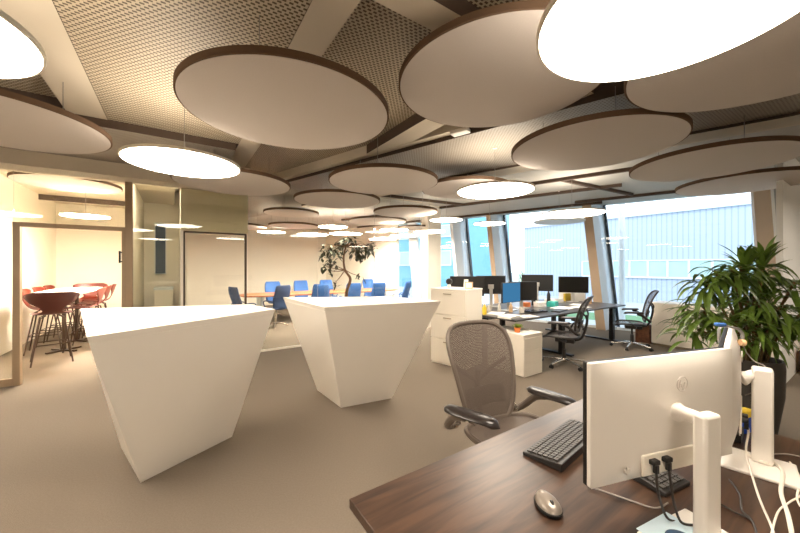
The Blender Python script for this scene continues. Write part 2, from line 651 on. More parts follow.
# walls behind and beside the camera
wall('wall_rear', P(-7, -4), P(10, -4), 0.15, 0, Z1, 'cream', -1)
wall('wall_left', P(-7, -4), P(-7, 6.2), 0.15, 0, Z1, 'cream', 1)
wall('wall_end', P(10, -4), P(10, 0.82), 0.15, 0, Z1, 'wallgrey', -1)
wall('wall_right', P(6.27, 0.76), P(10, 0.76), 0.06, 0, Z1, 'wallgrey', 1)
wall('wall_side_room', P(-7, 9.0), P(-2.57, 9.0), 0.12, 0, Z1, 'cream', 1)
wall('wall_side_end', P(-6.9, 6.2), P(-6.9, 9.0), 0.12, 0, Z1, 'cream', 1)
# meeting room beyond the door
wall('wall_meeting_left', P(-2.45, PC + 0.06), P(-2.45, 11.6), 0.12, 0, Z1, 'cream', 1)
wall('wall_meeting_back', P(-2.57, 11.5), P(-0.55, 11.5), 0.12, 0, Z1, 'cream', 1)
wall('wall_meeting_right', P(-0.62, PC + 0.06), P(-0.62, 11.5), 0.07, 0, Z1, 'cream', -1)
struct('ceiling_meeting', MB().prism([xy(P(-2.45, 6.3)), xy(P(-0.62, 6.3)), xy(P(-0.62, 11.5)), xy(P(-2.45, 11.5))], 3.06, Z1), 'band', smooth=False)
band(P(-2.45, 10.3), P(-0.62, 10.3), 0.10, z0=2.94, z1=3.08)
# small space behind the side glass
wall('wall_niche_back', P(-0.55, 8.6), P(CONF_L, 8.6), 0.1, 0, Z1, 'cream', 1)
struct('ceiling_niche', MB().prism([xy(P(-0.55, 6.3)), xy(P(-0.02, 6.3)), xy(P(-0.02, 8.6)), xy(P(-0.55, 8.6))], 2.82, Z1), 'band', smooth=False)
# conference room
wall('wall_conference_left', P(CONF_L, PC + 0.06), P(CONF_L, 13.6), 0.08, 0, Z1, 'cream', -1)
wall('wall_conference_back', P(-0.1, 13.5), P(9, 13.5), 0.12, 0, Z1, 'cream', 1)
wall('wall_conference_far', fac(399) - FN * 0.1, fac(399) - FN * 0.1 + FX * 6, 0.1, 0, Z1, 'cream', -1)
wall('wall_column', P(5.165, 6.42), P(5.587, 6.42), 0.3, 0, Z1, 'cream', 1)

# glass partition
wall('window_1', P(-6, PC), P(-1.70, PC), 0.012, 0.09, PT, 'glass')
wall('trim_base', P(-6, PC - 0.02), P(-1.70, PC - 0.02), 0.05, 0, 0.09, 'frame')
wall('window_2', P(-1.70, PC), P(-0.59, PC), 0.012, 2.06, PT, 'glass')
wall('window_3', P(-0.53, PC), P(CONF_L, PC), 0.014, 0, PT, 'glassgreen')
wall('wall_over_door', P(CONF_L, PC - 0.02), P(1.02, PC - 0.02), 0.06, 2.05, PT, 'overdoor')
wall('wall_niche_front', P(-6.0, PC), P(-5.9, PC), 0.1, 0, PT, 'cream')
wall('window_12', P(CONF_L, PC - 0.04), P(1.02, PC - 0.04), 0.012, 2.07, PT, 'glass')
js = (1.02, 2.27, 3.53, 4.80)
for i in range(3):
    wall('window_%d' % (4 + i), P(js[i] + 0.006, PC), P(js[i + 1] - 0.006, PC), 0.012, 0.03, 3.0, 'glass')
wall('trim_conference_base', P(1.02, PC - 0.012), P(4.80, PC - 0.012), 0.035, 0, 0.03, 'lamprim')
wall('trim_conference_head', P(1.02, PC - 0.012), P(4.80, PC - 0.012), 0.035, 3.0, Z1, 'band')
# posts and door frames
PA = R(34)
pc = P(-0.565, PC, PT / 2)
struct('trim_post', MB().box(pc, (0.085, 0.10, PT), PA), 'frame', bevel=0.004)
fr = MB()
fr.box(P(-1.667, PC, 1.01), (0.065, 0.09, 2.02), PA)
fr.box(P(-0.62, PC, 1.01), (0.05, 0.09, 2.02), PA)
fr.box(P(-1.14, PC, 2.035), (1.12, 0.09, 0.055), PA)
struct('door_1', fr, 'frame', bevel=0.003)
h = MB()
h.cyl(P(-0.665, PC - 0.055, 1.55), P(-0.665, PC - 0.055, 1.72), 0.012)
h.cyl(P(-0.665, PC - 0.055, 1.57), P(-0.64, PC - 0.04, 1.57), 0.007)
h.cyl(P(-0.665, PC - 0.055, 1.70), P(-0.64, PC - 0.04, 1.70), 0.007)
o = h.build('door_handle', 'black', parent=bpy.data.objects['door_1'])
fr = MB()
fr.box(P(0.105, PC - 0.01, 1.02), (0.022, 0.07, 2.04), PA)
fr.box(P(0.985, PC - 0.01, 1.02), (0.03, 0.07, 2.04), PA)
fr.box(P(0.545, PC - 0.01, 2.045), (0.90, 0.07, 0.025), PA)
struct('door_2', fr, 'darkframe', bevel=0.002)
MB().box(P(0.545, PC, 1.02), (0.85, 0.012, 2.03), PA).build('door_pane', 'glass', parent=bpy.data.objects['door_2'], smooth=False)
wall('trim_door_post', P(0.055, PC - 0.03), P(0.09, PC - 0.03), 0.07, 0, 2.07, 'lamprim')

# window front with leaning columns
LEAN = 0.30


def leaning(name, foot, wdt, dep, mat, z1=3.06, lean=LEAN):
    f = Vector((foot.x, foot.y, 0))
    b = [f - FX * wdt / 2 - FN * dep / 2, f + FX * wdt / 2 - FN * dep / 2, f + FX * wdt / 2 + FN * dep / 2, f - FX * wdt / 2 + FN * dep / 2]
    sh = lean * z1 / 3.0
    t = [p + FX * sh for p in b]
    return struct(name, MB().prism([xy(p) for p in b], 0, z1, top=[xy(p) for p in t]), mat, smooth=False)


cols = [(601.5, 0.19, 'column'), (499.5, 0.13, 'column'), (461, 0.10, 'jamb')]
for i, (px, wd, m) in enumerate(cols):
    f = fac(px, -0.14)
    leaning('column_%d' % (i + 1), f, wd, 0.22, m)
    j = [f - FX * (wd / 2) - FN * 0.10, f - FX * (wd / 2 + 0.19) + FN * 0.45, f - FX * (wd / 2 + 0.15) + FN * 0.48, f - FX * (wd / 2) + FN * 0.10]
    struct('trim_jamb_%d' % (i + 1), MB().prism([xy(p) for p in j], 0, 3.06, top=[xy(p + FX * LEAN * 1.02) for p in j]), 'jamb', smooth=False)
    k = f - FX * (wd / 2 + 0.22) + FN * 0.44
    leaning('trim_mullion_%d' % (i + 1), k, 0.05, 0.10, 'mullion')
f = fac(773, -0.14)
leaning('column_4', f, 0.26, 0.22, 'column', lean=0.15)
f = fac(783, -0.2)
leaning('trim_jamb_4', f, 0.04, 0.12, 'white', lean=0.15)
f = fac(789, -0.1)
leaning('column_5', f, 0.12, 0.12, 'bandgrey', lean=0.15)
f = fac(419.5, -0.1)
leaning('trim_mullion_5', f, 0.34, 0.10, 'jamb')
stops = [fac(900), fac(605), fac(504), fac(464), fac(399)]
for i in range(4):
    p0, p1 = stops[i] - FX * 0.0, stops[i + 1]
    a, b = Vector(xy(p0)), Vector(xy(p1))
    wall('window_%d' % (7 + i), p0 + FX * 0.02 + FN * 0.03, p1 - FX * 0.02 + FN * 0.03, 0.02, 0.06, 3.02, 'winglass', -1)
wall('trim_sill', stops[0], stops[4], 0.08, -0.02, 0.06, 'jamb', -1)

# ================================================================== OUTSIDE
def building(name, label, p0, along, length, depth, z0, h, windows):
    ang = math.atan2(along.y, along.x)
    r = thing(name, label, 'building', (p0.x, p0.y, z0), ang)
    MB().box((length / 2, depth / 2, h / 2), (length, depth, h)).build('cladding', windows['mat'], r, smooth=False)
    MB().box((length / 2, depth / 2 - 0.05, h + 0.05), (length + 0.1, depth + 0.1, 0.10)).build('roof_edge', 'cladframe', r, smooth=False)
    for (x0, x1, zz0, zz1, n) in windows['bands']:
        f = MB()
        f.box(((x0 + x1) / 2, -0.02, (zz0 + zz1) / 2), (x1 - x0, 0.06, zz1 - zz0))
        f.build('window_band', 'claddingwin', r, smooth=False)
        f = MB()
        for k in range(n + 1):
            f.box((x0 + (x1 - x0) * k / n, -0.05, (zz0 + zz1) / 2), (0.07, 0.06, zz1 - zz0))
        f.box(((x0 + x1) / 2, -0.05, zz0), (x1 - x0, 0.06, 0.07))
        f.box(((x0 + x1) / 2, -0.05, zz1), (x1 - x0, 0.06, 0.05))
        f.build('window_frame', 'cladframe', r, smooth=False)
    return r


bl = Vector((-0.576, 0.817, 0))
b0 = Vector((10.96, 13.0, 0)) + bl * 6.9          # the corner seen through the middle window
building('office_building', 'long pale blue ribbed building with a strip of windows beyond the lawn', b0, -bl, 24, 9, -0.3, 3.95,
         dict(mat='cladding', bands=[(3.2, 14.5, 1.35, 2.05, 17)]))
t0 = fac(493, 11) + FX * 12
building('teal_building', 'teal glazed building with pale window strips behind the far windows', t0, -FX, 12, 3, -0.3, 5.6,
         dict(mat='teal', bands=[(1.0, 9.0, 1.9, 2.9, 9), (1.0, 9.0, 3.9, 4.7, 9)]))
pm_ = Vector((0.668 * 9.2, 9.2, -0.05))
r = thing('mast', 'slim white mast standing on the lawn before the ribbed building', 'mast', pm_)
MB().cyl((0, 0, 0), (0, 0, 4.4), 0.085, 0.075, 16).build('shaft', 'cladframe', r)
MB().lathe([(0.0, 0), (0.16, 0), (0.16, 0.03), (0.0, 0.03)], n=20).build('base_plate', 'cladframe', r)
for i, (px, Y, s, lb) in enumerate(((521.5, 17.5, 0.8, 'slim green bush at the corner of the ribbed building'),)):
    c = Vector(((px - 400) / FPX * Y, Y, 0))
    r = thing('bush', lb, 'bush', (c.x, c.y, -0.05))
    r.scale = (0.25, 0.25, 0.95)
    rb = random.Random(i)
    MB().cyl((0, 0, 0), (0, 0, s), 0.06, 0.03, 8).build('stem', 'trunk', r)
    mb = MB()
    for k in range(500):
        v = Vector((rb.gauss(0, 1), rb.gauss(0, 1), rb.gauss(0, 1))).normalized() * s * (0.55 + 0.4 * rb.random())
        c0 = v + Vector((0, 0, s * 1.05))
        a = Vector((rb.gauss(0, 1), rb.gauss(0, 1), rb.gauss(0, 1))).normalized() * s * 0.09
        b = v.normalized().cross(a)
        mb.add([c0 - a, c0 + b * 0.6, c0 + a, c0 - b * 0.6], [(0, 1, 2, 3)])
    mb.build('foliage', 'bush', r, smooth=False)

# ================================================================== ACOUSTIC DISCS
def make_disc(X, Y, z, rad, label, hang=None):
    hang = hang or ceil_at(X, Y)
    r = thing('acoustic_disc', label, 'ceiling panel', (X, Y, z), 0, 'round acoustic discs under the ceiling')
    MB().lathe([(0, 0), (rad - 0.012, 0), (rad - 0.012, 0.04), (0, 0.04)], n=96).build('felt_face', 'felt', r)
    MB().lathe([(rad - 0.012, 0.002), (rad, 0.004), (rad, 0.043), (rad - 0.012, 0.045), (rad - 0.012, 0.002)], n=96).build('rim', 'feltrim', r)
    for k in range(3):
        q = 2 * PI * k / 3 + 0.4
        x, y = rad * 0.6 * math.cos(q), rad * 0.6 * math.sin(q)
        MB().cyl((x, y, 0.04), (x, y, hang - z), 0.003, n=6).build('hanger', 'wire', r)
    return r


DISCS = [
    (-0.78, 2.38, 2.58, .70, 'big beige felt disc above the inner edges of the two white counters'),
    (0.69, 2.32, 2.76, .70, 'big beige felt disc overlapping the huge bright lamp, next to the beam sensor'),
    (1.76, 3.05, 2.58, .70, 'beige felt disc under the huge bright lamp, above the dark monitors'),
    (-0.21, 4.30, 2.58, .70, 'beige felt disc above the ficus, directly beyond the two biggest discs'),
    (-1.03, 5.50, 2.58, .70, 'beige felt disc just beyond the one above the ficus, before the glass wall'),
    (-3.09, 2.50, 2.58, .70, 'beige felt disc cut by the picture edge above the meeting room'),
    (1.95, 1.64, 2.58, .70, 'beige felt disc half hidden behind the huge bright lamp'),
    (3.29, 3.54, 2.58, .70, 'beige felt disc above the leafy plant, touching the big window top'),
    (4.55, 4.40, 2.58, .70, 'beige felt disc above the brown window column and white wall'),
    (-2.18, 4.38, 2.58, .70, 'beige felt disc half behind the oval lamp over the wide counter'),
    (-2.30, 7.05, 2.62, .56, 'small looking felt disc inside the conference room by its glass door, upper of two'),
    (-2.65, 8.30, 2.50, .60, 'felt disc deeper in the conference room, lower of the two by its glass door'),
    (0.11, 6.55, 2.56, .63, 'beige felt disc before the white column above the filing cabinet'),
    (-0.54, 8.02, 2.58, .70, 'felt disc in the conference room above the ficus and bright lamps'),
    (0.42, 8.72, 2.50, .48, 'thin looking felt disc deep in the conference room beside the white column'),
    (-4.1, 8.6, 2.52, .62, 'felt disc at the far end of the conference room near its door'),
    (1.0, 5.05, 2.66, .66, 'felt disc peeking out behind the round lamp before the desks'),
]
for d in DISCS:
    make_disc(*d)
make_disc(-5.52, 5.55, 2.86, .68, 'beige felt disc inside the meeting room above the red stools')


# ================================================================== PENDANT LAMPS
def make_pendant(X, Y, z, rad, label, mat='lamp', hang=None):
    hang = hang or ceil_at(X, Y)
    r = thing('pendant_lamp', label, 'lamp', (X, Y, z), 0, 'round pendant lamps')
    MB().lathe([(0, 0), (rad - 0.012, 0), (rad - 0.012, 0.018), (0, 0.018)], n=80).build('diffuser', mat, r)
    MB().lathe([(rad - 0.010, 0.0), (rad, 0.002), (rad, 0.022), (rad - 0.06, 0.026), (rad - 0.06, 0.02), (rad - 0.012, 0.019)], n=80).build('housing', 'lamprim', r)
    MB().lathe([(0.04, 0.022), (rad - 0.06, 0.022), (rad - 0.06, 0.026), (0.04, 0.026)], n=48).build('upper_diffuser', 'lampup' if mat != 'lampoff' else mat, r)
    MB().cyl((0, 0, 0.03), (0, 0, hang - z), 0.003, n=6).build('suspension_wire', 'wire', r)
    MB().lathe([(0, hang - z - 0.012), (0.022, hang - z - 0.012), (0.022, hang - z), (0, hang - z)], n=20).build('ceiling_rose', 'lamprim', r)
    return r


LAMPS = [
    (0.97, 1.18, 2.40, .45, 'huge bright round lamp cut by the upper picture edge, above the desk chair'),
    (-1.88, 1.15, 2.40, .45, 'bright round lamp cut by the picture edge above the meeting room glass'),
    (-1.91, 2.94, 2.40, .45, 'tilted looking oval lamp hanging over the wide white counter'),
    (1.14, 3.99, 2.40, .45, 'bright round lamp hanging between the tall filing cabinet and the desks'),
    (0.90, 6.46, 2.40, .32, 'small bright lamp before the far windows, nearer of the two there'),
    (1.89, 7.01, 2.40, .33, 'small bright lamp before the far slanted windows above the black monitors'),
    (2.95, 5.70, 2.40, .50, 'thin bright oval lamp in front of the big window beside the brown column'),
    (0.61, 6.95, 2.22, .335, 'bright lamp hanging in front of the white column'),
]
for l in LAMPS:
    make_pendant(*l)
make_pendant(3.22, 6.72, 2.40, .47, 'unlit grey lamp hanging before the window below the thin bright lamp', 'lampoff')
CONFL = [
    (-3.37, 8.70, 2.40, .35, 'lamp in the conference room closest to its glass door'),
    (-2.46, 9.37, 2.40, .43, 'conference room lamp second from its glass door, above the blue chairs'),
    (-1.53, 7.59, 2.40, .34, 'conference room lamp higher up, just before the ficus crown'),
    (-1.50, 9.17, 2.40, .45, 'conference room lamp directly behind the ficus crown'),
    (-0.56, 10.98, 2.40, .46, 'lowest looking conference room lamp between the ficus and the column'),
    (-0.15, 8.21, 2.40, .35, 'higher conference room lamp between the ficus and the white column'),
    (0.12, 9.75, 2.40, .42, 'conference room lamp just beside the white column'),
]
for l in CONFL:
    make_pendant(*l, mat='lampin', hang=2.58 if l[0] == -0.15 else None)
make_pendant(-5.65, 5.97, 2.40, .34, 'bright lamp inside the meeting room above the tall white table', 'lampmeet', 2.86)
q = P(-0.27, 6.42)
r = thing('niche_fill_light', 'added oblong fill light hidden under the niche ceiling behind the greenish side glass', 'lamp', (q.x, q.y, 2.795), ANG)  # fill light added to brighten the niche, tucked out of view
MB().box((0, 0, 0), (0.40, 0.15, 0.012)).build('diffuser', 'lampin', r, smooth=False)
MB().box((0, 0, 0.014), (0.42, 0.17, 0.016)).build('housing', 'lamprim', r)
for X, Y, lb in ((0.2, -1.3, 'unseen round lamp added behind the desk, first of the rear lamps'), (-2.6, -0.9, 'unseen round lamp added behind the counters, second of the rear lamps'),
                 (6.2, 2.97, 'round fill lamp added outside the picture before the white wall beside the leafy plant'), (-4.2, 1.9, 'round fill lamp added beside the meeting room glass, outside the picture')):
    make_pendant(X, Y, 2.40, .45, lb)  # unseen lamps added to light the room and reflect in the glass

# ================================================================== WHITE COUNTERS
def counter(label, top, base, h):
    c = Vector((sum(p[0] for p in base) / 4, sum(p[1] for p in base) / 4))
    r = thing('reception_counter', label, 'counter', (c.x, c.y, 0), 0, 'white faceted standing counters')
    t = [(p[0] - c.x, p[1] - c.y) for p in top]
    b = [(p[0] - c.x, p[1] - c.y) for p in base]
    k = 0.965
    tb = [(b[i][0] + (t[i][0] - b[i][0]) * k, b[i][1] + (t[i][1] - b[i][1]) * k) for i in range(4)]
    MB().prism(b, 0.0, h * k, top=tb).build('body', 'white', r, smooth=False, bevel=0.004)
    MB().prism(tb, h * k, h, top=t).build('top_panel', 'white', r, smooth=False, bevel=0.003)
    return r


counter('wide white faceted counter tapering to the floor, beside the meeting room',
        [(-1.605, 1.70), (-1.054, 2.806), (-1.429, 3.162), (-2.723, 2.825)],
        [(-1.797, 2.30), (-1.478, 2.924), (-1.66, 3.02), (-2.30, 2.74)], 1.14)
counter('smaller white faceted counter standing before the ficus and the conference room glass',
        [(-0.667, 2.93), (0.426, 3.464), (-0.14, 4.00), (-1.366, 3.88)],
        [(-0.625, 3.519), (-0.094, 3.778), (-0.42, 4.18), (-1.0, 4.019)], 1.14)

# ================================================================== MEETING ROOM: bar table and stools
tr = thing('bar_table', 'tall white bar table on two dark pedestals in the meeting room', 'table', (*xy(P(-1.65, 8.75)), 0), ANG + R(90))
tp = []
for k in range(48):
    q = 2 * PI * k / 48
    tp.append((1.08 * sgnpow(math.cos(q), 0.45), 0.37 * sgnpow(math.sin(q), 0.55)))
MB().prism(tp, 1.03, 1.055).build('table_top', 'white', tr, bevel=0.004)
for x in (-0.52, 0.40):
    mb = MB()
    mb.cyl((x, 0, 0.03), (x, 0, 1.03), 0.03)
    mb.box((x, 0, 1.02), (0.30, 0.30, 0.012))
    b = mb.build('pedestal', 'darkleg', tr)
    mb = MB()
    for a in (R(45), R(135)):
        mb.box((x, 0, 0.018), (0.52, 0.05, 0.03), a)
    mb.build('cross_foot', 'darkleg', b, bevel=0.004)


def make_stool(label, mat):
    r = thing('bar_stool', label, 'stool', (0, 0, 0), 0, 'red brown bar stools around the tall table')
    sp = spline([(0.235, .735), (0.20, .76), (0.05, .752), (-0.10, .755), (-0.17, .775), (-0.215, .83), (-0.245, .90), (-0.275, 1.00), (-0.30, 1.09)], 4) if False else None
    prof = [(0.235, .735, .13), (0.215, .755, .19), (0.12, .757, .225), (0.0, .752, .232), (-0.10, .757, .205), (-0.165, .780, .15), (-0.205, .825, .105),
            (-0.232, .88, .125), (-0.255, .94, .20), (-0.275, 1.0, .24), (-0.29, 1.05, .262), (-0.302, 1.085, .25), (-0.31, 1.11, .19)]
    sp = spline([Vector((p[0], p[1], p[2])) for p in prof], 3)

    def fn(u, v):
        i = min(int(round(u * (len(sp) - 1))), len(sp) - 1)
        p = sp[i]
        x = (v * 2 - 1) * p.z * (1.14 if p.y > 0.84 else 1.0)
        back = max(0.0, (p.y - 0.80) / 0.3)
        return (x, p.x + back * 0.9 * x * x, p.y + (0.25 * x * x if back <= 0 else 0))
    MB().grid(fn, len(sp) - 1, 12).build('shell', mat, r, solid=0.012, angle=80)
    for sx in (-1, 1):
        for sy in (-1, 1):
            MB().tube([(sx * 0.07, sy * 0.06, 0.735), (sx * 0.13, sy * 0.12, 0.70), (sx * 0.225, sy * 0.225, 0.0)], 0.011, 8).build('leg', 'darkleg', r)
    q = [(0.18, 0.18, .30), (-0.18, 0.18, .30), (-0.18, -0.18, .30), (0.18, -0.18, .30)]
    MB().tube(q, 0.008, 6, closed=True).build('foot_ring', 'darkleg', r)
    return r


def stool_at(first, d, n, fd, fn_, label, mat=None):
    p = P(d, n)
    f = DX * fd + NX * fn_
    if first is None:
        s = make_stool(label, mat)
        s.location = (p.x, p.y, 0)
        s.rotation_euler = (0, 0, face(f))
        return s
    return dup(first, (p.x, p.y, 0), face(f), label)


stool_at(None, -1.62, 7.40, -0.25, 1, 'red brown bar stool, coloured darker for its shade, at the near end of the tall table, back turned', 'shadedred')
st = stool_at(None, -1.40, 8.25, -1, 0.0, 'red brown bar stool nearest the doorway post, along the inner table side', 'red')
stool_at(st, -1.40, 8.92, -1, 0, 'red brown bar stool second from the doorway post along the inner table side')
stool_at(st, -1.40, 9.55, -1, -0.1, 'red brown bar stool last along the inner table side')
stool_at(st, -1.92, 8.40, 1, 0.1, 'red brown bar stool beside the back turned shaded stool, along the wall side')
stool_at(st, -1.92, 9.05, 1, 0, 'red brown bar stool in the middle of the wall side of the tall table')
stool_at(st, -1.92, 9.68, 1, 0, 'red brown bar stool last along the wall side of the tall table')
stool_at(st, -1.64, 10.15, 0, -1, 'red brown bar stool at the far head of the tall table')

# niche behind the side glass
r = thing('small_cabinet', 'cream cabinet with dark plinth behind the greenish side glass', 'cabinet', (*xy(P(-0.20, 8.2)), 0), ANG)
MB().box((0, 0, 0.55), (0.30, 0.45, 0.98)).build('body', 'cabinet', r, bevel=0.004)
MB().box((0, 0, 0.03), (0.34, 0.5, 0.06)).build('plinth', 'darkframe', r)
MB().box((0, -0.01, 1.065), (0.32, 0.47, 0.05)).build('top_board', 'cladframe', r, bevel=0.003)
r = thing('glazed_panel', 'narrow dark blue panel on the niche wall behind the side glass', 'panel', (*xy(P(-0.27, 8.57)), 1.35), ANG)
MB().box((0, 0, 0.52), (0.17, 0.03, 1.04)).build('pane', 'darkblue', r, smooth=False)
MB().box((0, -0.005, 1.05), (0.20, 0.04, 0.02)).box((0, -0.005, 0), (0.20, 0.04, 0.02)).box((0.092, -0.005, 0.52), (0.015, 0.04, 1.04)).box((-0.092, -0.005, 0.52), (0.015, 0.04, 1.04)).build('frame', 'cladframe', r)

# ================================================================== CONFERENCE ROOM
ct = thing('conference_table', 'long cherry wood conference table ringed by blue chairs', 'table', (*xy(P(3.78, 9.55)), 0), ANG)
tp = []
for k in range(56):
    q = 2 * PI * k / 56
    tp.append((2.40 * sgnpow(math.cos(q), 0.35), 0.62 * sgnpow(math.sin(q), 0.6)))
MB().prism(tp, 0.715, 0.75).build('table_top', 'tablewood', ct, bevel=0.005)
for x in (-1.9, 0, 1.9):
    mb = MB()
    mb.box((x, 0, 0.37), (0.08, 0.55, 0.68))
    mb.box((x, 0, 0.02), (0.12, 0.8, 0.04))
    mb.build('leg', 'cladframe', ct, bevel=0.006)


def make_blue(label, mat):
    r = thing('conference_chair', label, 'chair', (0, 0, 0), 0, 'blue chairs around the conference table')

    def back(u, v):
        z = 0.46 + 0.58 * u
        wd = 0.20 + 0.035 * math.sin(u * PI * 0.9)
        if u > 0.92:
            wd *= 1 - 0.1 * (u - 0.92) / 0.08
        x = (v * 2 - 1) * wd
        return (x, -0.21 - 0.10 * u + 0.8 * x * x + 0.02 * math.sin(u * 6), z)
    MB().grid(back, 14, 10).build('backrest', mat, r, solid=0.035, angle=70)

    def seat(u, v):
        y = -0.22 + 0.46 * u
        x = (v * 2 - 1) * (0.22 + 0.02 * math.sin(u * PI))
        return (x, y, 0.455 + 0.5 * x * x - 0.03 * max(0, u - 0.8) / 0.2)
    MB().grid(seat, 12, 10).build('seat', mat, r, solid=0.045, angle=70)
    for s in (-1, 1):
        MB().tube(spline([(s * 0.20, -0.24, 0.60), (s * 0.265, -0.16, 0.655), (s * 0.27, 0.05, 0.66), (s * 0.25, 0.13, 0.60), (s * 0.21, 0.10, 0.47)], 4), 0.014, 8).build('armrest', mat, r)
    MB().cyl((0, 0, 0.06), (0, 0, 0.44), 0.028, 0.028).build('stem', 'alu', r)
    for k in range(4):
        q = R(45 + 90 * k)
        b = MB().tube([(0, 0, 0.09), (0.15 * math.cos(q), 0.15 * math.sin(q), 0.075), (0.31 * math.cos(q), 0.31 * math.sin(q), 0.02)], [0.026, 0.02, 0.013], 8).build('base_leg', 'alu', r)
    return r


CH = [(1.33, 8.35, (0.9, 0.25), 'navy blue chair seen through the conference room glass door', 'navyfab'),
      (2.06, 8.62, (-0.45, 0.9), 'dark blue swivel chair in the gap between the two white counters', 'navyfab'),
      (3.18, 8.68, (0.05, 1), 'blue chair on the near table side beside the ficus trunk, toward the glass door', 'bluefab'),
      (4.07, 8.60, (0, 1), 'blue chair directly beside the ficus trunk, toward the window end', 'bluefab'),
      (4.80, 8.50, (-0.1, 1), 'blue chair on the near table side, second from the window end', 'bluefab'),
      (5.80, 8.60, (-0.55, 0.85), 'blue chair on the near table side closest to the white column, turned aside', 'bluefab'),
      (2.46, 10.35, (0, -1), 'blue chair across the table, behind the dark blue swivel chair', 'bluefab'),
      (3.40, 10.60, (0, -1), 'blue chair across the table, alone between swivel chair and ficus', 'bluefab'),
      (4.28, 10.62, (0, -1), 'blue chair across the table, hidden behind the chair beside the ficus', 'bluefab'),
      (5.85, 10.45, (0.1, -1), 'blue chair across the table nearest the window end', 'bluefab')]
protos = {}
for (d, n, f, lb, mt) in CH:
    p = P(d, n)
    fv = DX * f[0] + NX * f[1]
    if mt not in protos:
        protos[mt] = make_blue(lb, mt)
        protos[mt].location = (p.x, p.y, 0)
        protos[mt].rotation_euler = (0, 0, face(fv))
    else:
        dup(protos[mt], (p.x, p.y, 0), face(fv), lb)

# ficus
fx = Vector((-1.22, 7.55, 0))
r = thing('ficus_tree', 'small ficus tree with crooked trunk and dark leaf clusters behind the smaller counter', 'plant', fx)
MB().lathe([(0, 0), (0.17, 0), (0.22, 0.42), (0.205, 0.42), (0.19, 0.38), (0, 0.38)], n=32).build('pot', 'ceramic', r)
MB().lathe([(0, 0.375), (0.192, 0.381)], n=24).build('soil', 'soil', r)
k = 7.55 / FPX


def fp(px, py, dy=0.0):
    return Vector(((px - 400) * k - fx.x, dy, 1.5 - (py - 266.5) * k))


tp = spline([(0, 0, 0.38), fp(346, 300), fp(347, 290), fp(350, 279, .05), fp(345, 270), fp(344, 258, -.05), fp(346, 246)], 5)
MB().tube(tp, [0.045 - 0.028 * i / (len(tp) - 1) for i in range(len(tp))], 8).build('trunk', 'trunk', r)
tips = [(327, 250, -.15), (331, 262, .1), (325, 266, .0), (334, 247, .1), (337, 255, -.1), (366, 247, .1), (358, 255, -.1), (369, 250, 0), (358, 246, .15), (362, 257, .05),
        (343, 240, 0), (350, 240, .1), (330, 271, 0), (359, 276, .1), (334, 284, -.05), (356, 251, -.15), (371, 246, -.1), (324, 256, .1), (341, 247, 0.05), (353, 246, -0.05)]
mb = MB()
rb = random.Random(3)
lf = MB()


def ficus_leaf(mb, c, dirv, L, W):
    dirv = dirv.normalized()
    s = dirv.cross(Vector((0, 0, 1)))
    if s.length < 0.1:
        s = Vector((1, 0, 0))
    s.normalize()
    up = s.cross(dirv)
    pts = []
    for t, wd in ((0, 0.05), (0.25, 0.8), (0.5, 1.0), (0.75, 0.7), (1.0, 0.04)):
        b = c + dirv * L * t - Vector((0, 0, 1)) * L * 0.25 * t * t
        pts += [b - s * W * wd / 2 + up * 0.006, b, b + s * W * wd / 2 + up * 0.006]
    fs = []
    for i in range(4):
        for j in range(2):
            fs.append((i * 3 + j, i * 3 + j + 1, i * 3 + j + 4, i * 3 + j + 3))
    mb.add(pts, fs)


for (px, py, dy) in tips:
    e = fp(px, py, dy)
    s = tp[-1] if py < 262 else tp[len(tp) * 2 // 3]
    mid = s.lerp(e, 0.5) + Vector((0, 0, 0.05 if py < 262 else -0.02))
    mb.tube(spline([s, mid, e], 4), [0.012 - 0.001 * i for i in range(9)], 6)
    for q in range(8 if py > 270 else 17):
        c = e + Vector((rb.uniform(-.10, .10), rb.uniform(-.10, .10), rb.uniform(-.09, .09)))
        ficus_leaf(lf, c, Vector((rb.uniform(-1, 1), rb.uniform(-1, 1), rb.uniform(-0.8, 0.5))), rb.uniform(.11, .15), rb.uniform(.055, .075))
mb.build('branches', 'trunk', r)
lf.build('foliage', 'leaf2', r)

# ================================================================== FILING CABINETS
FLc = Vector((0.957, 4.81, 0))
u_ = Vector((0.743, -0.669, 0))
v_ = Vector((0.669, 0.743, 0))
cw, cd, chh = 0.63, 0.48, 1.145
cc = FLc - u_ * cw / 2 + v_ * cd / 2
r = thing('filing_cabinet', 'tall white filing cabinet with three drawers behind the mesh desk chair', 'cabinet', (cc.x, cc.y, 0), math.atan2(u_.y, u_.x))
MB().box((0, 0.006, chh / 2), (cw, cd - 0.012, chh)).build('body', 'cabinet', r, bevel=0.003)
MB().box((0, 0, chh + 0.006), (cw + 0.012, cd + 0.012, 0.024)).build('top_board', 'white', r, bevel=0.004)
for i in range(3):
    z = 0.03 + (chh - 0.04) * (i + 0.5) / 3
    dr = MB().box((0, -cd / 2 - 0.002, z), (cw - 0.012, 0.02, (chh - 0.04) / 3 - 0.012)).build('drawer', 'cabinet', r, bevel=0.003)
    MB().box((0.0, -cd / 2 - 0.02, z + 0.135), (0.14, 0.018, 0.012)).build('handle', 'gap', dr, bevel=0.003)
ctop = chh + 0.018


def ctp(x, y):
    q = cc + u_ * x + v_ * y
    return (q.x, q.y, ctop)


